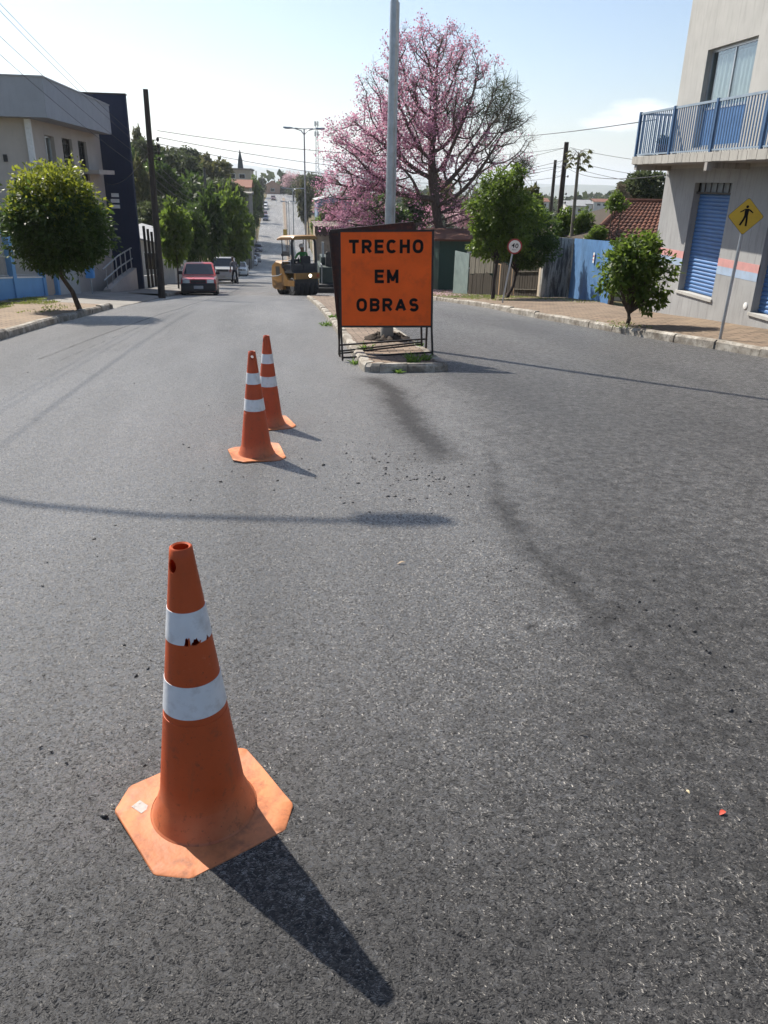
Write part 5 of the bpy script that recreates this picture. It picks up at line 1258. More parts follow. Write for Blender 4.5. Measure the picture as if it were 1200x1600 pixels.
for s_ in (-1, 1):
    m = MB()
    for k in range(4): m.tube([(s_*.10, .47+.005*k, .43-.016*k), (s_*.08, .515, .43-.016*k), (s_*.055, .505, .425-.016*k)], [.0085, .008, .0065], 6)
    m.tube([(s_*.12, .46, .44), (s_*.09, .45, .47), (s_*.065, .46, .475)], [.01, .009, .007], 6); m.build('fingers', MT['skin'], dv, True)

# --- asphalt paver and the tipper truck feeding it, mostly behind the sign
pv = thing('asphalt_paver', 'dark asphalt paver working between the roller and the orange sign', 'paver', (3.1, 42.5, P(42.5)))
def pp(name, m, mat, sm=False): return m.build(name, mat, pv, smooth=sm)
m = MB(); m.box(-1.15, 1.15, -.9, 2.6, .45, 1.35); m.box(-1.0, 1.0, .2, 2.2, 1.35, 1.75); pp('body', m, paint('paver_green', (.03, .05, .045), .6, 0, .25, 4))
m = MB(); m.box(-1.35, 1.35, -1.5, -.95, .12, .55); m.box(-1.35, 1.35, -1.75, -1.5, .35, .42); pp('screed', m, MT['machine_dark'])
m = MB(); m.loft([[(-1.3, y, z) for z in (.6, 1.15)]+[(1.3, y, z) for z in (1.15, .6)] for y in (2.6, 3.7)]); pp('hopper', m, MT['machine_dark'])
for s_ in (-1, 1):
    m = MB(); m.rbox(s_*1.0-.18, s_*1.0+.18, -.6, 2.2, .0, .62, .12); pp('track', m, MT['rubber'])
m = MB()
for s_ in (-1, 1):
    m.tube([(s_*1.05, -1.3, .6), (s_*1.05, -1.3, 1.5), (s_*1.05, -.3, 1.5)], .025, 6); m.tube([(s_*1.05, -.8, .6), (s_*1.05, -.8, 1.5)], .025, 6)
pp('handrail', m, MT['galv'])
for s_ in (-.55, .55):
    m = MB(); m.rbox(s_-.25, s_+.25, -.55, -.1, 1.35, 1.8, .04); m.rbox(s_-.25, s_+.25, -.62, -.5, 1.7, 2.1, .04); pp('seat', m, MT['black_plastic'])
m = MB(); m.rbox(-.5, .3, .0, .2, 1.35, 2.05, .03); m.cyl((-.9, .4, 1.7), (-.9, .4, 2.5), .06); pp('console', m, paint('pale_grey', (.45, .46, .44), .6))
tp = thing('tipper_truck', 'tipper truck with a beige body and rolled brown tarpaulin in front of the paver', 'truck', (3.25, 49.5, P(49.5)))
def tpp(name, m, mat, sm=False, p=None): return m.build(name, mat, p or tp, smooth=sm)
zt = at(520, 352, 47).z-P(49.5)
m = MB(); m.loft([[(x_, -2.5, 1.0), (x_, 2.4, 1.0), (x_, 2.4, zt-.25), (x_, -2.6, zt-.35)] for x_ in (-1.2, 1.2)]); m.box(-1.24, 1.24, -2.62, -2.5, .95, zt-.4)
for x_ in (-1.22, -.6, 0, .6, 1.22): m.box(x_-.05, x_+.05, -2.66, -2.5, .95, zt-.4)
tpp('tipper_body', m, paint('tipper_beige', (.46, .37, .27), .6, 0, .2, 2, (.2, .14, .1), .5))
m = MB(); rg = random.Random(8); n = 26
rows = [[(-1.3+2.6*i/n, -2.75+.0*i, zt-.05+.03*math.sin(i*2.1)) for i in range(n+1)], [(-1.3+2.6*i/n, -2.78, zt-.42-.12*abs(math.sin(i*1.7))-.1*rg.random()) for i in range(n+1)]]
m.loft([[(-1.32+2.64*i/n, 2.5, zt-.02) for i in range(n+1)]]+rows, cap=False, close=False); o = tpp('tarpaulin', m, paint('tarp_brown', (.13, .095, .075), .8, 0, .3, 4)); k_ = o.modifiers.new('thick', 'SOLIDIFY'); k_.thickness = .03
m = MB(); m.box(-.45, .45, -2.3, 4.5, .6, .95); tpp('chassis', m, MT['machine_dark'])
m = MB(); m.rbox(-1.15, 1.15, 2.7, 4.6, .7, 2.7, .12); cb_ = tpp('cab', m, MT['white_paint'])
m = MB(); m.box(-1.0, 1.0, 2.66, 2.70, 1.7, 2.4); tpp('rear_window', m, MT['dark_glass'])
for s_ in (-1, 1):
    for y in (-1.6, -.4, 3.6):
        m = MB(); m.T = Matrix.Translation((s_*1.0, y, .5)) @ Matrix.Rotation(PI/2, 4, 'Y'); m.lathe([(.28, -.17), (.47, -.17), (.5, -.12), (.5, .12), (.47, .17), (.28, .17)], 20, cap=True); wh = tpp('wheel', m, MT['rubber'], 40)
        m = MB(); m.T = Matrix.Translation((s_*1.0, y, .5)) @ Matrix.Rotation(PI/2, 4, 'Y'); m.lathe([(.27, s_*.14), (.1, s_*.10), (.01, s_*.12)], 14, cap=True); m.build('rim', MT['rim'], wh)
    m = MB(); m.box(s_*.75-.09, s_*.75+.09, -2.66, -2.6, .72, .85); tpp('tail_lamp', m, paint('tail_red_b', (.4, .03, .02), .3))

# ------------------------------------------------------------------ traffic signs
def sign_post(name, label, base, top, disc):
    t = thing(name, label, 'road sign', base)
    m = MB(); m.tube([(0, 0, -.05), tuple(Vector(top)-Vector(base))], .024, 10); m.build('post', MT['galv'], t, smooth=40)
    return t
def facing(p, yaw, lean=0.):
    """matrix of a plate at p whose face looks back along -Y, turned by yaw"""
    return Matrix.Translation(p) @ Matrix.Rotation(yaw, 4, 'Z') @ Matrix.Rotation(lean, 4, 'Y') @ Matrix.Rotation(PI/2, 4, 'X')
base = Vector((6.86, 11.5, P(11.5)+.13)); top = Vector((6.875, 11.48, .83))
ys_ = sign_post('pedestrian_sign', 'yellow diamond pedestrian warning sign on a thin post before the corner building', base, (6.885, 11.49, 1.26), None)
c = Vector((6.865, 11.45, 1.055))-base
Mx = facing(c, R(-14), 0)
def rdiamond(a, r, n=6):
    pts = []
    for k in range(4):
        ang = PI/2*k; ctr = Vector((math.cos(ang), math.sin(ang)))*(a-r*1.414)
        for i in range(n+1):
            t_ = ang-PI/4+PI/2*i/n; pts.append((ctr.x+r*math.cos(t_), ctr.y+r*math.sin(t_)))
    return pts
def plate(name, poly, d0, d1, mat, par, Mx): 
    m = MB(Mx); m.loft([[(a, b_, d) for a, b_ in poly] for d in (d0, d1)]); return m.build(name, mat, par)
MT['sign_yellow'] = paint('sign_yellow', (.66, .42, .03), .45, 0, .07, 4, (.3, .2, .05), .3)
pl = plate('plate', rdiamond(.262, .03), -.003, .0, MT['black_steel'], ys_, Mx)
plate('face', rdiamond(.256, .03), .0004, .0016, MT['sign_yellow'], pl, Mx)
k = .105/.5
def fig(pts): return [(a*.0115, b_*.0115) for a, b_ in pts]
m = MB(Mx)
def fl(poly): m.loft([[(a, b_, d) for a, b_ in poly] for d in (.0018, .0034)])
fl([(.0+.02*math.cos(q), .135+.02*math.sin(q)) for q in np.linspace(0, 2*PI, 16)[:-1]])
fl(fig([(-2.6, 9.2), (2.2, 9.4), (2.9, 8.2), (2.4, 1.0), (-2.0, .6), (-2.4, 5)]))       # torso
fl(fig([(-2.4, 9.2), (-3.2, 6.6), (-7.6, 4.6), (-8.2, 5.6), (-4.6, 7.8)]))                # left arm
fl(fig([(2.0, 9.4), (5.0, 8.0), (8.6, 4.9), (7.8, 4.0), (3.8, 6.4), (2.3, 7.6)]))        # right arm
fl(fig([(-2.0, 1.6), (.6, 1.6), (-.6, -3.4), (-4.6, -11.2), (-6.8, -10.4), (-3.2, -3.0)]))  # left leg
fl(fig([(-.2, 1.6), (2.4, 1.6), (3.0, -3.4), (3.2, -11.6), (.9, -11.8), (.4, -3.4)]))    # right leg
m.build('walking_figure', MT['sign_black'], pl)
base = Vector((6.25, 22.0, P(22)+.12))
ss = sign_post('speed_limit_sign', 'round white 40 speed limit sign with a red rim under the leafy tree', base, (6.47, 21.98, .0), None)
c = Vector((6.462, 21.94, -.17))-base; Mx = facing(c, R(-10), R(4))
circ = lambda r: [(r*math.cos(q), r*math.sin(q)) for q in np.linspace(0, 2*PI, 33)[:-1]]
pl = plate('plate', circ(.205), -.004, 0, paint('sign_red', (.33, .03, .028), .45), ss, Mx)
plate('face', circ(.165), .0005, .0015, MT['white_paint'], pl, Mx)
lettering('40', .19, .125, MT['sign_black'], pl, Mx @ Matrix.Translation((.005, .02, .003)), .015)
lettering('km/h', .11, .035, MT['sign_black'], pl, Mx @ Matrix.Translation((0, -.085, .003)), .0)
# yellow sign and small bollards far down the median
p = at(446, 372, 192); t = thing('yellow_sign', 'small yellow sign on the far median in the valley', 'road sign', (p.x, 192, P(192)+.1))
m = MB(); m.cyl((0, 0, 0), (0, 0, 1.4), .05); m.build('post', MT['galv'], t); m = MB(); m.rbox(-.5, .5, -.04, .04, 1.0, 2.5, .1); m.build('plate', MT['sign_yellow'], t)
for k, (px, Y) in enumerate(((446, 141), (447, 150))):
    p = at(px, 396, Y); t = thing('barrier', ('dark low barrier at the near end of the far median', 'second dark low barrier behind the first on the far median')[k], 'barrier', (p.x, Y, P(Y)+.05), 0, 'dark barriers on the far median')
    m = MB(); m.box(-.75, .75, -.05, .05, .55, .95); m.build('panel', MT['machine_dark'], t); m = MB()
    for s_ in (-.55, .55): m.box(s_-.04, s_+.04, -.2, .2, 0, .6)
    m.build('feet', MT['machine_dark'], t)
# ------------------------------------------------------------------ trees
def unit(v): return v/np.maximum(np.linalg.norm(v, axis=-1, keepdims=True), 1e-9)
def leaves(lobes, n, size, seed, clump=.20, nclump=70, shell=.55, droop=.3, wid=.46, jit=.35, flat=.0):
    """leaf quads in clumps through the volume of some ellipsoid lobes (cx,cy,cz,rx,ry,rz)"""
    rg = np.random.RandomState(seed); lob = np.array(lobes, float)
    vol = lob[:, 3]*lob[:, 4]*lob[:, 5]; pr = vol**.75/np.sum(vol**.75)
    nc = max(8, int(nclump*len(lobes)**.7)); li = rg.choice(len(lob), nc, p=pr)
    d = unit(rg.randn(nc, 3)); rr = (shell+(1-shell)*rg.rand(nc)**.6)*(1+.16*np.sin(d[:, 0]*5+seed)*np.sin(d[:, 2]*4+seed*2)+.10*rg.randn(nc))
    C = lob[li, :3]+d*lob[li, 3:]*rr[:, None]
    cs = clump*(.6+.8*rg.rand(nc)); w_ = cs**2/np.sum(cs**2)
    ci = rg.choice(nc, n, p=w_)
    e = unit(rg.randn(n, 3))*(rg.rand(n, 1)**.45)
    Rm = lob[li[ci], 3:].mean(1, keepdims=True)
    Pp = C[ci]+e*cs[ci][:, None]*Rm*np.array([1.15, 1.15, .85])
    outw = unit(Pp-lob[li[ci], :3])
    dr = unit(e*.8+outw*.6+rg.randn(n, 3)*.6+np.array([0, 0, -droop])); nrm = unit(outw*.5+np.array([0, 0, .7])+rg.randn(n, 3)*.75)
    s = unit(np.cross(dr, nrm)); nn = np.cross(s, dr)
    ln = (size*(.65+.7*rg.rand(n)))[:, None]; wd = ln*wid
    a = Pp; b_ = Pp+dr*ln*.5+s*wd*.5+nn*ln*.07; t = Pp+dr*ln-nn*ln*.06; c = Pp+dr*ln*.5-s*wd*.5+nn*ln*.07
    V = np.stack([a, b_, t, c], 1).reshape(-1, 3); F = np.arange(n*4).reshape(n, 4)
    return V, F
def branches(m, base, lobes, r0, seed, fork=.35, k=2, lean=(0, 0), stems=1):
    """tapering trunk that forks into limbs reaching into each lobe"""
    rg = random.Random(seed); base = Vector(base)
    cz = min(l[2]-l[5] for l in lobes); cx = sum(l[0] for l in lobes)/len(lobes); cy_ = sum(l[1] for l in lobes)/len(lobes)
    for s in range(stems):
        off_ = Vector((rg.uniform(-.08, .08), rg.uniform(-.05, .05), 0))*(stems > 1)*r0*14
        f = Vector((cx*.8+lean[0], cy_*.8+lean[1], base.z+max(.15, (cz-base.z)*(.85+.25*fork))))+off_
        mid = base.lerp(f, .5)+Vector((rg.uniform(-1, 1), rg.uniform(-1, 1), 0))*r0*1.4
        q1 = base+(mid-base)*.1
        m.tube([base-Vector((0, 0, .1)), q1, mid, f], [r0*1.5, r0*1.1, r0*.9, r0*.75], 9)
        for l in lobes:
            for j in range(k):
                tip = Vector((l[0]+rg.uniform(-.6, .6)*l[3], l[1]+rg.uniform(-.6, .6)*l[4], l[2]+rg.uniform(-.2, .75)*l[5]))
                md = f.lerp(tip, .5)+Vector((rg.uniform(-.1, .1), rg.uniform(-.1, .1), rg.uniform(-.02, .1)))*l[3]
                m.tube([f-Vector((0, 0, r0*.5)), f.lerp(md, .5), md, tip], [r0*.6, r0*.5, r0*.36, r0*.12], 7)
                for _ in range(2):
                    t2 = Vector((l[0]+rg.uniform(-.85, .85)*l[3], l[1]+rg.uniform(-.85, .85)*l[4], l[2]+rg.uniform(-.7, .8)*l[5]))
                    m.tube([md, md.lerp(t2, .5)+Vector((0, 0, .05))*l[3], t2], [r0*.3, r0*.2, r0*.06], 5)
def tree(label, loc, lobes, n, size, lm, r0, seed, cat='tree', name='tree', group=None, bark='bark', k=2, stems=1, lean=(0, 0), extra=None, **kw):
    t = thing(name, label, cat, loc, 0, group)
    m = MB(); branches(m, (0, 0, 0), lobes, r0, seed, k=k, stems=stems, lean=lean); m.build('trunk', MT[bark], t, True, fix=False)
    V, F = leaves(lobes, n, size, seed, **kw); mi = None; mats = [MT[lm]]
    if extra:  # a second kind of leaf (young growth) on the upper outside
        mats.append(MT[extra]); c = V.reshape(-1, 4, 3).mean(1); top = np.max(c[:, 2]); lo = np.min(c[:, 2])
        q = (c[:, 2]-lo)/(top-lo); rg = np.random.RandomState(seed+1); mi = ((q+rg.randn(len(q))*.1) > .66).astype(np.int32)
    link('crown', np_mesh('crown', V, F, mats, mi), t)
    return t
MT['leaf_mid'] = leafmat('leaf_mid', (.022, .05, .012), (.075, .12, .024), .45)
MT['leaf_bright'] = leafmat('leaf_bright', (.035, .078, .013), (.14, .20, .03), .5)
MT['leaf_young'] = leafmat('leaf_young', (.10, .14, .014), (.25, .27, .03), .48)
MT['leaf_olive'] = leafmat('leaf_olive', (.055, .066, .026), (.14, .14, .055), .38, .6, .15)
MT['leaf_cedar'] = leafmat('leaf_cedar', (.032, .052, .024), (.085, .105, .045), .35, .6, .15)
MT['leaf_dry'] = leafmat('leaf_dry', (.12, .10, .07), (.20, .16, .11), .25)
MT['blossom'] = leafmat('blossom', (.43, .165, .275), (.64, .35, .455), .45, .6, .1, (.76, .45, .56))
MT['blossom_pale'] = leafmat('blossom_pale', (.42, .26, .30), (.55, .40, .42), .4, .6, .1)
# round clipped tree on the left pavement, with yellow young growth on top
rl = [(-.24, 0, 1.86, .92, .92, .92), (-.02, .05, 1.78, .72, .74, .78), (-.56, -.1, 1.76, .68, .7, .78), (-.2, 0, 2.22, .70, .74, .68), (-.22, 0, 1.48, .74, .78, .62), (.12, 0, 1.5, .45, .5, .42), (-.62, 0, 2.12, .42, .5, .4)]
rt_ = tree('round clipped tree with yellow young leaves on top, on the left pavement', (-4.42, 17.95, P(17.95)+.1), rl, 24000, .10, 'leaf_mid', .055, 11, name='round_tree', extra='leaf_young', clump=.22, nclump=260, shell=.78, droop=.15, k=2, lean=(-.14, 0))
c_ = copy_tree(rt_); c_.location = (-6.4, 14.2, P(14.2)+.15); c_['label'] = 'clipped tree off to the left whose shadow reaches the kerb near the garden wall'
# small multi stemmed tree on the right pavement
sl_ = [(.02, 0, 1.02, .50, .5, .55), (-.36, 0, .86, .32, .35, .34), (.38, 0, .82, .34, .35, .40), (.05, .05, 1.36, .36, .36, .28), (.36, .0, .46, .24, .25, .22), (-.2, 0, 1.2, .35, .35, .3)]
tree('small young tree with two thin stems on the right pavement before the shutter', (6.41, 13.95, P(13.95)+.12), sl_, 3600, .11, 'leaf_bright', .035, 21, name='young_tree', clump=.30, nclump=60, shell=.4, droop=.35, k=2, stems=2)
# leafy tree beside the speed sign
gl = [(.15, 0, 3.15, .68, .7, .8), (-.35, 0, 2.75, .62, .65, .85), (.6, .1, 2.45, .75, .75, .85), (.1, .2, 2.05, .85, .8, .85), (-.4, 0, 1.85, .5, .5, .6), (.3, 0, 3.7, .38, .4, .45)]
tree('tall leafy green tree beside the speed limit sign', (6.86, 25.3, P(25.3)+.12), gl, 15000, .115, 'leaf_bright', .06, 31, name='leafy_tree', bark='dark_bark', clump=.24, nclump=75, shell=.5, droop=.4)
gl2 = [(.2, 0, 2.35, .85, .8, .85), (.9, .1, 2.0, .7, .7, .75), (-.3, 0, 1.9, .65, .7, .7), (.6, 0, 1.45, .9, .8, .5)]
tree('darker bushy tree just right of the tall leafy tree, over the fence', (7.7, 26.6, P(26.6)+.12), gl2, 13000, .115, 'leaf_mid', .06, 33, name='bushy_tree', bark='dark_bark', clump=.24, nclump=80, shell=.5)

# the big pink trumpet tree, grown by space colonisation
def colonise(base, trunk_top, att, step, kill, infl, seed, iters=140):
    rg = np.random.RandomState(seed); pts = []; par = []
    n0 = 14
    for i in range(n0):
        q = i/(n0-1); pts.append(np.array(base)*(1-q)+np.array(trunk_top)*q+np.array([.12*math.sin(q*5), .1*math.sin(q*4+1), 0])*q); par.append(i-1)
    att = att.copy(); near = np.full(len(att), 1e9); ni = np.zeros(len(att), int); done = 0
    for it in range(iters):
        if len(att) == 0: break
        new = np.array(pts[done:])
        if len(new):
            D = np.linalg.norm(att[:, None, :]-new[None], axis=2); j = D.argmin(1); dm = D[np.arange(len(att)), j]
            m = dm < near; near = np.where(m, dm, near); ni = np.where(m, j+done, ni); done = len(pts)
        keep = near > kill; att, near, ni = att[keep], near[keep], ni[keep]
        if len(att) == 0: break
        act = near < infl; acc = {}
        for a, i in zip(att[act], ni[act]): acc.setdefault(i, []).append(a)
        if not acc: break
        for i, L_ in acc.items():
            d = unit(np.array(L_)-pts[i]).sum(0)+rg.randn(3)*.25; d = unit(d); prev = pts[i]-pts[par[i]] if par[i] >= 0 else np.array([0, 0, 1.]); d = unit(d+unit(prev)*.35)
            pts.append(pts[i]+d*step); par.append(i)
    return np.array(pts), np.array(par)
def skeleton_mesh(pts, par, rmin, expo, rmax, sides=(8, 5, 3)):
    n = len(pts); w_ = np.zeros(n); kids = np.bincount(par[par >= 0], minlength=n); w_[kids == 0] = 1
    for i in range(n-1, 0, -1): w_[par[i]] += w_[i]
    rad_ = np.minimum(rmin*np.maximum(w_, 1)**expo, rmax)
    Vs = []; Fs = []; nb = 0
    for i in range(1, n):
        p = par[i]; a, b_ = pts[p], pts[i]; ra, rb = rad_[p], rad_[i]; ra = min(ra, rb*1.6)
        k = sides[0] if rb > .06 else sides[1] if rb > .02 else sides[2]
        d = unit(b_-a); x = unit(np.cross(d, [.3, .9, .1])); y = np.cross(d, x); an = np.arange(k)*2*PI/k
        ring = np.cos(an)[:, None]*x+np.sin(an)[:, None]*y; e = d*rb*.3
        Vs.append(np.concatenate([a+ring*ra, b_+e+ring*rb])); j = np.arange(k); j2 = (j+1) % k
        Fs.append(np.stack([j, j2, j2+k, j+k], -1)+nb); nb += 2*k
    return np.concatenate(Vs), np.concatenate(Fs), rad_, kids
rg = np.random.RandomState(42)
BX_, BY_ = 9.55, 46.6; BZ = P(46.6)+.1
ell = [((8.4, 46.6, 4.8), (4.7, 4.2, 3.9), 1500), ((5.3, 46.4, 2.4), (3.3, 3.2, 2.6), 750), ((11.6, 46.8, 4.0), (3.2, 3.2, 3.3), 760), ((8.6, 46.6, 7.4), (3.6, 3.2, 2.0), 480), ((4.6, 46, -.2), (2.4, 2.2, 1.7), 420), ((10.6, 46.4, .6), (2.8, 2.4, 1.6), 300), ((4.0, 46.4, 1.2), (2.1, 2.0, 1.4), 240)]
def wob3(d): return (.90+.16*np.sin(d[:, :1]*4.3+1)*np.sin(d[:, 2:]*3.7+.5)+.12*np.sin(d[:, :1]*9+d[:, 2:]*7))
att = []
for c, r, n in ell:
    d = unit(rg.randn(n, 3)); att.append(np.array(c)+d*wob3(d)*(rg.rand(n, 1)**.40)*np.array(r))
att = np.concatenate(att)
pts, par = colonise((BX_, BY_, BZ), (8.85, 46.6, .9), att, .34, .55, 4.5, 5)
# fine twigs
tw = []; twp = []
kids = np.bincount(par[par >= 0], minlength=len(pts)); thin = np.where((pts[:, 2] > -1.5) & (kids <= 1))[0]
n = len(pts); P2 = list(pts); R2 = list(par)
for i in rg.choice(thin, 7000):
    b0 = pts[i]; d = unit(unit(b0-np.array([8.4, 46.6, 1.0]))*.9+rg.randn(3)*.6); j = i
    for s in range(rg.randint(2, 4)):
        d = unit(d+rg.randn(3)*.3); P2.append(P2[j]+d*.2); R2.append(j); j = len(P2)-1
pts2, par2 = np.array(P2), np.array(R2)
V, F, rad_, kids2 = skeleton_mesh(pts2, par2, .0072, .445, .27)
ip = thing('trumpet_tree', 'large pink flowering trumpet tree, half bare, beyond the orange sign', 'tree', (BX_, BY_, BZ)); o_ = np.array([BX_, BY_, BZ])
MT['ipe_bark'] = paint('grey_brown_bark', (.11, .085, .07), .9, 0, .4, 5, (.17, .15, .13), .5, .03, 18, .2, st=(3, 3, .8))
link('trunk', np_mesh('ipe_trunk', V-o_, F, [MT['ipe_bark']], smooth=True), ip)
ends = pts2[kids2 == 0]
dens = .24+.75*np.exp(-(((ends[:, 0]-4.7)/2.2)**2+((ends[:, 2]-.6)/2.4)**2))+.5*np.exp(-(((ends[:, 0]-7.0)/3)**2+((ends[:, 2]-4.0)/1.6)**2))+.16*np.exp(-(((ends[:, 2]-8.2)/1.3)**2))-.5*np.exp(-(((ends[:, 0]-12.2)/1.3)**2+((ends[:, 2]-5.6)/1.5)**2))-.14*np.clip((ends[:, 0]-9.5)/2, 0, 1)
patch = .5+.5*np.sin(ends[:, 0]*1.9+1.2*np.sin(ends[:, 2]*1.3))*np.sin(ends[:, 2]*2.1+ends[:, 1]*1.4+.8)
dens = dens*np.clip(patch*2.4-.35, .06, 1.5)
sel = ends[rg.rand(len(ends)) < dens]
k = 15; Cn = np.repeat(sel, k, 0)+rg.randn(len(sel)*k, 3)*.15; nf = len(Cn)
dr = unit(rg.randn(nf, 3)); s = unit(np.cross(dr, rg.randn(nf, 3))); ln = (.06+.075*rg.rand(nf))[:, None]
V = np.stack([Cn-dr*ln*.5, Cn+s*ln*.42, Cn+dr*ln*.5, Cn-s*ln*.42], 1).reshape(-1, 3)
link('crown', np_mesh('ipe_blossom', V-o_, np.arange(nf*4).reshape(nf, 4), [MT['blossom']]), ip)
# dark epiphyte tangles in its right side
Vs = []
for c, r, nn in (((12.2, 46.2, 5.7), (1.0, 1, 1.0), 500), ((12.7, 46.2, 4.6), (.8, .8, .6), 260), ((13.6, 46, 2.2), (.55, .5, .55), 240), ((9.6, 46.2, 5.0), (1.0, .9, .8), 260), ((11.4, 46.2, 4.9), (.9, .8, .6), 240)):
    a = np.array(c)+np.clip(rg.randn(nn, 3), -1.5, 1.5)*np.array(r)*.5; d = unit(rg.randn(nn, 3)+np.array([.4, 0, .5])); s = unit(np.cross(d, rg.randn(nn, 3)))*.014; L_ = d*(.35+.5*rg.rand(nn))[:, None]
    Vs.append(np.stack([a-s, a+s, a+L_+s*.4, a+L_-s*.4], 1))
V = np.concatenate(Vs).reshape(-1, 3); link('mistletoe', np_mesh('mistletoe', V-o_, np.arange(len(V)).reshape(-1, 4), [MT['leaf_cedar']]), ip)
# fallen petals on the verge
nn = 1500; px_ = 8.0+rg.randn(nn)*1.5; py_ = 40+rg.randn(nn)*5; ok = (px_ > 5.8) & (px_ < 10.5) & (py_ < 52) & (py_ > 27); px_, py_ = px_[ok], py_[ok]; nn = len(px_)
c = np.stack([px_, py_, prof(py_)+.145], -1); a = rg.rand(nn)*6.28; s = np.stack([np.cos(a), np.sin(a), 0*a], -1)*.05; s2_ = np.stack([-np.sin(a), np.cos(a), 0*a+.3], -1)*.04
V = np.stack([c-s, c+s2_, c+s, c-s2_], 1).reshape(-1, 3); tag(link('fallen_petals', np_mesh('fallen_petals', V, np.arange(nn*4).reshape(nn, 4), [MT['blossom_pale']])), 'pink petals fallen on the verge below the trumpet tree', None, None, 'stuff')

# prototype crowns for trees farther off: unit radius, shared by copies
def proto(seed, n, size, lm, kind, bark='dark_bark'):
    rg = random.Random(seed)
    if kind == 'round': lobes = [(0, 0, 0, .78, .78, .8)]+[(.55*math.cos(a), .55*math.sin(a), rg.uniform(-.35, .45), .45, .45, .42) for a in [rg.uniform(0, 6.28) for _ in range(6)]]
    elif kind == 'tall': lobes = [(0, 0, -.3, .75, .75, .6), (.1, 0, .25, .6, .6, .6), (-.3, .1, 0, .5, .5, .6), (.35, -.2, -.1, .45, .5, .5), (0, 0, .7, .35, .35, .38)]
    elif kind == 'cedar': lobes = [(rg.uniform(-.45, .45), rg.uniform(-.45, .45), z, .62-.15*abs(z), .62-.15*abs(z), .16) for z in np.linspace(-.8, .85, 9)]
    elif kind == 'loose': lobes = [(rg.uniform(-.6, .6), rg.uniform(-.6, .6), rg.uniform(-.6, .6), .4, .4, .34) for _ in range(8)]
    V, F = leaves(lobes, n, size, seed, clump=.30, nclump=30, shell=.42)
    cm = np_mesh('crown', V, F, [MT[lm]])
    m = MB(); branches(m, (0, 0, -1.6), [(l[0]*.6, l[1]*.6, l[2]*.1, l[3]*.6, l[4]*.6, .12) for l in lobes], .05, seed, k=1); tm = m.build('trunk', MT[bark], None, True, fix=False); tmesh = tm.data; bpy.data.objects.remove(tm)
    return cm, tmesh
PR = {}
for nm, a in dict(mid=(101, 3000, .22, 'leaf_mid', 'round'), mid2=(102, 3000, .22, 'leaf_mid', 'tall'), bright=(103, 3000, .22, 'leaf_bright', 'tall'), bright2=(104, 3000, .22, 'leaf_bright', 'round'), olive=(105, 2600, .22, 'leaf_olive', 'loose'), cedar=(106, 4200, .18, 'leaf_cedar', 'cedar'), dark=(107, 3200, .20, 'leaf_cedar', 'round'), dry=(108, 1700, .15, 'leaf_dry', 'loose'), pink=(109, 2400, .16, 'blossom', 'loose'), pinkpale=(110, 1800, .14, 'blossom_pale', 'round')).items(): PR[nm] = proto(*a)
def far_tree(label, px, py, Y, rx_px, rz_px, kind, group, rot=0., ground=True, name='street_tree'):
    """a tree whose crown centre stands at distance Y; radii surveyed in photo pixels"""
    c = at(px, py, Y); k = math.hypot(Y, c.x)/1270.
    rx_, rz_ = rx_px*k, rz_px*k
    gz = float(landz(c.x, Y))
    t = thing(name, label, 'tree', (c.x, c.y, gz), rot, group)
    h = max(c.z-gz, rz_*.7)
    o = link('crown', PR[kind][0], t, (0, 0, h)); o.scale = (rx_, rx_*.95, rz_)
    o = link('trunk', PR[kind][1], t, (0, 0, h)); o.scale = (rx_*.9, rx_*.9, max(h/1.6, .1))
    return t
g1 = 'street trees along the left pavement'
for i, a in enumerate((('bright green street tree leaning over the red hatchback', 272, 362, 43, 30, 44, 'bright'),
    ('street tree between the red hatchback and the silver four wheel drive', 302, 368, 49, 26, 46, 'mid'),
    ('dark narrow street tree behind the silver four wheel drive', 328, 352, 55, 30, 50, 'mid2'),
    ('tallest street tree with a bright rounded top, above the white sedan', 358, 356, 62, 33, 56, 'bright2'),
    ('low street tree shading the white sedan', 371, 386, 84, 17, 26, 'mid'),
    ('bright small tree halfway down the left kerb', 387, 357, 104, 12, 26, 'bright'),
    ('first small tree on the left of the climbing far street', 394, 334, 150, 9, 20, 'mid2'),
    ('second small tree up the left of the climbing far street', 401, 317, 190, 8, 16, 'mid'),
    ('bright slender tree beside the red tile roof on the far left kerb', 398, 297, 165, 9, 20, 'bright'),
    ('dark small tree near the top of the far left kerb', 406, 301, 235, 7, 11, 'mid2'),
    ('dark tree by the small orange brick house', 409, 290, 300, 7, 14, 'dark'),
    ('wide crowned tree throwing the longest shadow across the far street', 400, 342, 205, 8, 12, 'mid2'),
    ('leafy tree at the left kerb between two parked dark cars on the climb', 404, 331, 232, 7, 11, 'mid'),
    ('leafy tree at the left kerb above the parked pale cars on the climb', 407, 312, 268, 7, 10, 'mid2'),
    ('grey green tree at the left kerb just past the valley bottom', 396, 348, 178, 8, 13, 'olive'))):
    far_tree(a[0], *a[1:], g1, i*1.3)
g2 = 'trees on the wooded slope at the left'
HL = 'dark tree in the wooded slope behind the left street trees'
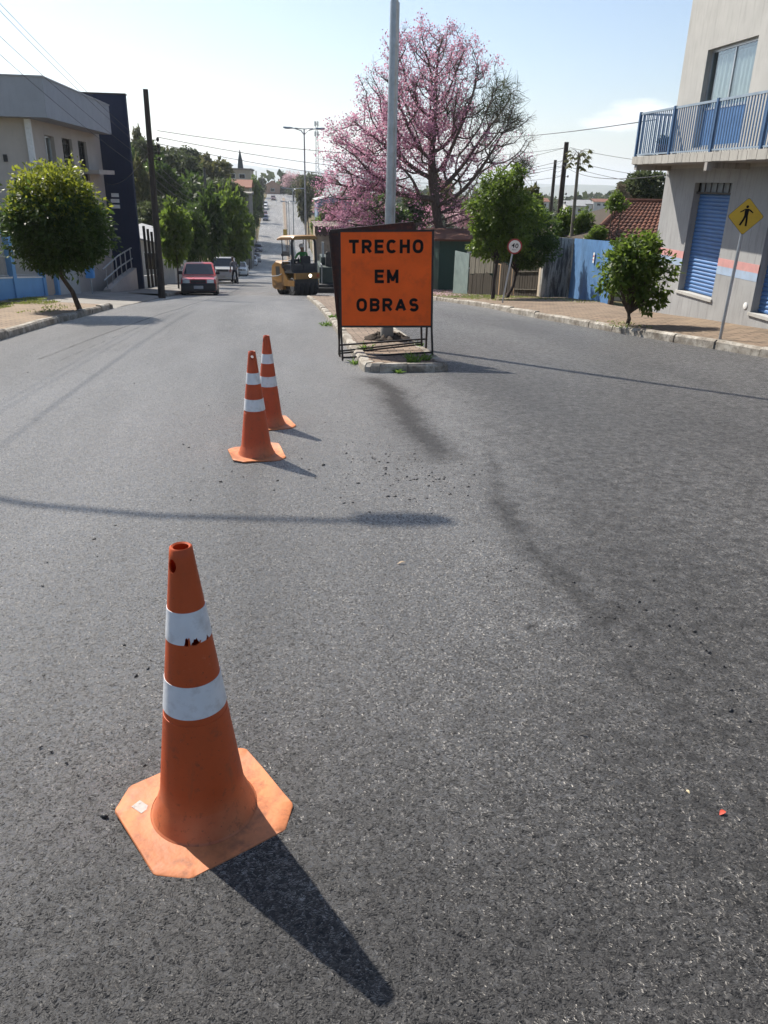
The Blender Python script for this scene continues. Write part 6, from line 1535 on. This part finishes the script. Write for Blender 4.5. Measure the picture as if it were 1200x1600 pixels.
for i, a in enumerate(((232, 262, 95, 32, 34, 'cedar'), (216, 312, 72, 26, 52, 'olive'), (252, 300, 76, 38, 44, 'mid2'), (290, 282, 104, 36, 36, 'cedar'), (322, 286, 116, 36, 30, 'olive'), (288, 318, 84, 46, 40, 'mid'), (342, 298, 122, 30, 26, 'cedar'), (248, 345, 66, 32, 34, 'dark'), (225, 240, 112, 14, 22, 'dark'), (335, 322, 92, 42, 36, 'cedar'), (362, 312, 104, 22, 28, 'dark'), (312, 262, 140, 20, 18, 'olive'), (340, 276, 150, 16, 14, 'dark'), (262, 258, 125, 20, 24, 'olive'), (210, 270, 90, 18, 34, 'mid'))):
    far_tree(HL, *a, g2, i*1.7, name='hillside_tree')
far_tree('round dark tree standing highest on the left hillside skyline', 289, 247, 135, 23, 17, 'dark', g2, name='hillside_tree')
far_tree('small dark tree on the skyline left of the dark spire', 352, 262, 200, 11, 9, 'dark', g2, name='hillside_tree')
far_tree('thin tall tree on the skyline behind the left utility pole', 212, 228, 118, 10, 24, 'olive', g2, name='hillside_tree')
g3 = 'trees right of the far street'
for a in (('large dark tree on the far hilltop right of the street', 482, 287, 260, 26, 16, 'dark'), ('greyish pink flowering tree on the far hilltop', 458, 279, 285, 19, 16, 'pinkpale'), ('dry olive tree left of the dusty blue house', 482, 322, 172, 20, 34, 'olive'), ('sparse olive tree at the right kerb of the far street', 476, 300, 215, 13, 22, 'dry'), ('low dark shrub tree below the dusty blue house', 512, 335, 128, 24, 14, 'olive'), ('bright round shrub at the right kerb of the far street', 497, 356, 92, 13, 14, 'bright2'), ('pink flowering shrub tree above the tipper truck', 524, 344, 66, 30, 17, 'pink'), ('dark conifer on the hilltop beside the greyish pink tree', 443, 281, 310, 6, 12, 'dark'), ('dark hedge like tree at the end of the far street', 432, 301, 330, 22, 9, 'dark'), ('dark tree closing the far street on its right', 462, 303, 318, 14, 9, 'dark')):
    far_tree(a[0], *a[1:], g3, a[1]*.7)
g4 = 'green trees behind the trumpet tree'
for a in (('dark bushy tree behind the lamp post, left of the ipe trunk', 606, 338, 60, 36, 28, 'mid'), ('dark tree between the lamp post and the ipe trunk', 650, 332, 66, 28, 30, 'dark'), ('tree with rusty foliage left of the lamp post', 566, 336, 72, 26, 24, 'dry'), ('reddish shrub tree over the green house roof', 722, 340, 56, 26, 22, 'pinkpale'), ('dark tree behind the green house', 700, 318, 70, 30, 34, 'olive'), ('olive tree behind the bushy roadside trees', 815, 325, 48, 30, 30, 'olive')):
    far_tree(a[0], *a[1:], g4, a[1]*.3, name='garden_tree')
g5 = 'garden greenery behind the concrete wall'
for a in (('leafy shrub rising over the concrete wall', 882, 352, 31, 20, 24, 'bright'), ('bright leafy shrub left of the tiled roof', 912, 352, 30, 18, 22, 'bright2'), ('low leafy shrub over the blue gate', 935, 366, 27, 18, 12, 'bright'), ('yellow green sapling before the tiled roof', 962, 312, 26.5, 12, 12, 'bright2')):
    far_tree(a[0], *a[1:], g5, a[1]*.3, name='garden_shrub')
far_tree('dense dark mango tree behind the tiled roof', 1010, 298, 42, 38, 34, 'dark', None, .4, name='mango_tree')
far_tree('pale leafed tree left of the dark mango tree', 975, 300, 40, 14, 16, 'dry', None, .9, name='garden_tree')
# papaya tree
pb = at(893, 372, 30); pt = at(905, 240, 30)
t = thing('papaya_tree', 'thin bare papaya trunk with drooping leaves at its top, beside the utility pole', 'tree', (pb.x, 30, P(30)))
d = pt-Vector(t.location); m = MB(); m.tube([(0, 0, 0), tuple(d*.4+Vector((.03, 0, 0))), tuple(d)], [.085, .075, .05], 9); m.build('trunk', paint('papaya_bark', (.17, .15, .12), .85, 0, .25, 9), t, True)
Vs = []; rg = np.random.RandomState(6)
m = MB()
for i in range(17):
    a = i*2.4; el = .5-.06*i; dr = Vector((math.cos(a)*math.cos(el), math.sin(a)*math.cos(el), math.sin(el))); L_ = .42+.15*rg.rand(); tip = d+dr*L_*.8+Vector((0, 0, -.06-.012*i)); m.tube([tuple(d-Vector((0, 0, .01*i))), tuple(d+dr*L_*.4+Vector((0, 0, .05))), tuple(tip)], .008, 4)
    for f in range(7):
        ang = a+(f-3)*.5; dd = np.array([math.cos(ang), math.sin(ang), -.75+.2*rg.randn()]); dd = unit(dd)*.24; sd2 = unit(np.cross(dd, [0, 0, 1]))*.05; p = np.array(tip); Vs.append(np.stack([p, p+dd*.5+sd2, p+dd, p+dd*.5-sd2]))
m.build('leaf_stalk', MT['leaf_mid'] if False else MT['bark'], t); V = np.concatenate(Vs); link('crown', np_mesh('papaya_crown', V, np.arange(len(V)).reshape(-1, 4), [MT['leaf_olive']]), t)
# bare sapling stems before the tiled roof
for k_, (px0, px1, Y) in enumerate(((951, 958, 26.4), (962, 973, 26.2))):
    a, b_ = at(px0, 372, Y), at(px1, 322, Y); t = thing('sapling', ('thin sapling before the tiled roof, left of two', 'thin sapling before the tiled roof, right of two')[k_], 'sapling', (a.x, Y, P(Y)))
    d = b_-Vector(t.location); m = MB(); m.tube([(0, 0, 0), tuple((a-Vector(t.location))), tuple(d)], [.03, .028, .018], 6); m.build('stem', MT['bark'], t)
    V, F = leaves([(d.x, 0, d.z+.05, .22, .2, .2)], 150, .13, 60+k_, clump=.5, nclump=10, shell=.3); link('crown', np_mesh('sapling_crown', V, F, [MT['leaf_bright']]), t)
# far woods and town below the horizon
rg = np.random.RandomState(12); Vs = []; n_ = 0
for (x0, x1, y0, y1, nt_, hz) in ((45, 330, 200, 620, 420, 7), (60, 700, 600, 1900, 900, 9), (-900, -60, 330, 1900, 700, 9), (-60, 80, 380, 1500, 260, 8), (24, 60, 90, 200, 60, 5)):
    cx = x0+(x1-x0)*rg.rand(nt_); cy_ = y0+(y1-y0)*rg.rand(nt_); cz = landz(cx, cy_)
    r = hz*(.35+.5*rg.rand(nt_)); nl = 34
    d = unit(rg.randn(nt_, nl, 3)); ctr = np.stack([cx, cy_, cz+r*.9], -1)[:, None, :]+d*r[:, None, None]*np.array([1, 1, .85])*(.55+.5*rg.rand(nt_, nl, 1))
    u = unit(rg.randn(nt_, nl, 3)); v = unit(np.cross(u, rg.randn(nt_, nl, 3))); s = r[:, None, None]*.33
    Vs.append(np.stack([ctr-u*s, ctr+v*s*.7, ctr+u*s, ctr-v*s*.7], 2).reshape(-1, 3))
V = np.concatenate(Vs); tag(link('distant_woods', np_mesh('distant_woods', V, np.arange(len(V)).reshape(-1, 4), [MT['leaf_cedar']])), 'hazy woods and gardens of the far valley below the hills', None, None, 'stuff')
for k_, (px, py, Y, wd, hh) in enumerate(((912, 322, 230, 5, 3), (900, 326, 180, 4, 2.6), (940, 318, 300, 6, 3), (985, 322, 260, 6, 3), (846, 318, 260, 5, 3), (928, 306, 520, 9, 4))):
    p = at(px, py, Y); z = float(landz(p.x, Y)); z = min(z, p.z-1.0)
    house('house', ('white low house in the far valley nearest the papaya trunk', 'smaller white house left of the papaya trunk', 'white house with a red roof low in the valley', 'pale house in the far valley left of the tiled roof', 'pale far house right of the tall leafy tree', 'tiny pale house high on the hazy plain')[k_], p.x-wd/2, p.x+wd/2, Y, Y+6, z, p.z+.6, MT['white_wall'], MT['far_tile'] if k_ in (2, 4) else MT['grey_tile'], .9, 'x', group='far houses in the valley', wins=(('f', p.x-wd*.3, p.x-wd*.05, p.z-.9, p.z+.1), ('f', p.x+wd*.1, p.x+wd*.35, p.z-.9, p.z+.1)))

# ------------------------------------------------------------------ poles, wires, far mast
def pole(label, base, top, r, arms=(), mat='wood_pole', name='utility_pole', stubs=()):
    t = thing(name, label, 'utility pole', base); d = Vector(top)-Vector(base)
    m = MB(); m.tube([(0, 0, -.2), tuple(d)], [r*1.25, r*.8], 12); m.build('pole', MT[mat], t, smooth=40)
    for z, w_ in arms:
        q = d*(z/d.z); m = MB(); m.bar((q.x-w_/2, q.y-.12, z), (q.x+w_/2, q.y-.12, z), .09, .11); ca = m.build('crossarm', MT[mat], t)
        m = MB()
        for s_ in (-.45, -.15, .15, .45): m.lathe([(.02, 0), (.045, .05), (.03, .09), (.045, .12), (.02, .17)], 8, (q.x+s_*w_, q.y-.12, z+.055), cap=True)
        m.build('insulators', MT['chrome'] if False else MT['headlight'], ca)
    if stubs:
        m = MB()
        for z in stubs:
            q = d*(z/d.z); m.cyl((q.x, q.y, z), (q.x+.28, q.y-.05, z), .015, n=6); m.lathe([(.02, -.05), (.05, 0), (.05, .05), (.02, .09)], 8, (q.x+.28, q.y-.05, z), cap=True)
        m.build('bracket', MT['black_steel'], t)
    return t
lb_ = (-4.40, 29.9, P(29.9)+.1)
pole('dark utility pole on the left pavement beyond the driveway', lb_, (-4.30, 29.7, 4.05), .105, stubs=(5.15, 4.95, 4.75, 4.55))
for st_ in (): pass
p2b, p2t = at(873, 372, 50), at(885.5, 222, 50); z2 = P(50)-1.2
pole('tall dark utility pole behind the concrete wall on the right', (p2b.x-.1, 50, z2), tuple(p2t), .17, stubs=(7.9, 6.9, 6.4))
p3b, p3t = at(863, 315, 75), at(868, 250, 75)
pole('shorter looking utility pole farther back on the right', (p3b.x, 75, P(75)-1.5), tuple(p3t), .17, stubs=(8.6, 8.0))
for k_, (px, pyt, Y) in enumerate(((319, 262, 78), (400, 267, 230), (410, 272, 260), (388, 310, 120), (352, 300, 100))):
    tp_ = at(px, pyt, Y); gz = float(landz(tp_.x, Y)); pole(('thin pole rising among the left hillside trees', 'thin pole on the far left kerb near the hilltop, left of two', 'thin pole on the far left kerb near the hilltop, right of two', 'pale pole beside the street trees halfway down', 'pole half hidden in the street trees on the left')[k_], (tp_.x, Y, min(gz, tp_.z-1)), tuple(tp_), .13, mat='concrete_pole')
def wire(label, a, b_, sag, r=.012, group='overhead wires', n=22):
    a, b_ = Vector(a), Vector(b_); m = MB()
    m.tube([tuple(a.lerp(b_, i/n)-Vector((0, 0, sag*4*(i/n)*(1-i/n)))) for i in range(n+1)], r, 5, cap=False)
    o = m.build('overhead_wire', MT['wire'], None, True); tag(o, label, 'wire', group)
LP = Vector((-4.02, 29.65, 0))
for z, tz, s, nm in ((2.82, 3.2, .35, 'top'), (2.62, 2.9, .45, 'second'), (2.42, 2.55, .5, 'lowest')):
    b_ = Vector((p2t.x, 50, p2t.z-(.3 if nm == 'top' else 1.3 if nm == 'second' else 1.9)))
    wire(f'{nm} of three wires sagging across the street from the left pole', (LP.x, LP.y, z), b_, s+.3, .010)
for k_, (z0, z1, dx) in enumerate(((6.9, 2.3, 0), (6.7, 2.1, .1), (6.3, 1.8, -.1), (5.9, 1.4, 0))):
    wire('thin wire running down the left side of the street to the left pole', (-5.6+dx, 10, P(10)+z0), (-4.35, 29.7, z1), .3, .005, 'wires above the left pavement')
for k_, (z0, z1) in enumerate(((2.0, .8), (1.7, .5), (1.4, .3), (1.1, -.1))):
    wire('thin wire running from the left pole down to the street trees', (-4.35, 29.7, z0), (-5.2, 66, P(66)+5.5+z1), .5, .010, 'wires beyond the left pole')
wire('service wire from the left pole to the navy tower', (-4.35, 29.7, 2.2), (-8.3, 41.9, 1.0), .35, .012, 'service wires')
for k_, (dz, ez) in enumerate(((-.3, .1), (-1.0, 0), (-1.35, -.1))):
    e = at(1200, 190+k_*22, 34); wire(('upper wire from the right pole passing behind the balcony', 'middle wire from the right pole passing behind the balcony', 'lower wire from the right pole passing behind the balcony')[k_], (p2t.x+.25, 50, p2t.z+dz), (24, 34, p2t.z-1.0+ez+dz), .5, .012)
    wire(('upper wire joining the two poles on the right', 'middle wire joining the two poles on the right', 'lower wire joining the two poles on the right')[k_], (p2t.x+.25, 50, p2t.z+dz), (p3t.x, 75, p3t.z+dz*.8), .4, .012)
    wire(('upper wire from the right pole into the trumpet tree', 'middle wire from the right pole into the trumpet tree', 'lower wire from the right pole into the trumpet tree')[k_], (p2t.x, 50, p2t.z+dz), (4.0, 92, p2t.z-2.2+dz), .9, .012)
wire('single wire from the balcony corner out over the tiled roof', (8.0, 17.4, 2.75), (13.0, 60, 4.6), .25, .010)
wire('service wire under the balcony to the corner of the grey wall', (8.38, 17.3, 1.68), (17.3, 50, 2.6), .35, .010)
# lattice mast on the horizon
mt = at(495, 190, 350); mb = at(495.5, 292, 350)
t = thing('radio_mast', 'pale lattice radio mast with antennas on the far hilltop', 'mast', (mb.x, 350, mb.z-4))
Hm = mt.z-mb.z+4; m = MB()
for a in (0, 2.09, 4.19):
    m.tube([(1.0*math.cos(a), 1.0*math.sin(a), 0), (.45*math.cos(a), .45*math.sin(a), Hm)], .10, 5)
nseg = 16
for i in range(nseg):
    r0_, r1_ = 1.0-.55*i/nseg, 1.0-.55*(i+1)/nseg
    for a, b_ in ((0, 2.09), (2.09, 4.19), (4.19, 0)):
        m.tube([(r0_*math.cos(a), r0_*math.sin(a), Hm*i/nseg), (r1_*math.cos(b_), r1_*math.sin(b_), Hm*(i+1)/nseg)], .06, 4)
MT['mast'] = paint('mast_grey', (.30, .31, .33), .5); m.build('lattice', MT['mast'], t)
m = MB()
for a in (0, 1.05, 2.09, 3.14, 4.19, 5.2):
    for z in (Hm-.8, Hm-4.5): m.obox((.8*math.cos(a), .8*math.sin(a), z), (.1*math.cos(a), .1*math.sin(a), 0), (-.13*math.sin(a), .13*math.cos(a), 0), (0, 0, .9))
m.build('antennas', MT['mast'], t)

# ------------------------------------------------------------------ haze
m = MB(); m.box(-7600, 7600, -60, 9400, -90, 170)
hz = NB('haze'); pv_ = hz.n('ShaderNodeVolumePrincipled'); pv_.inputs['Color'].default_value = (.86, .92, 1, 1); pv_.inputs['Density'].default_value = .0002; pv_.inputs['Anisotropy'].default_value = .35
hz.l(pv_.outputs[0], hz.out.inputs['Volume'])
tag(m.build('haze', hz.m), 'thin pale summer haze over the street and valley', None, None, 'stuff')
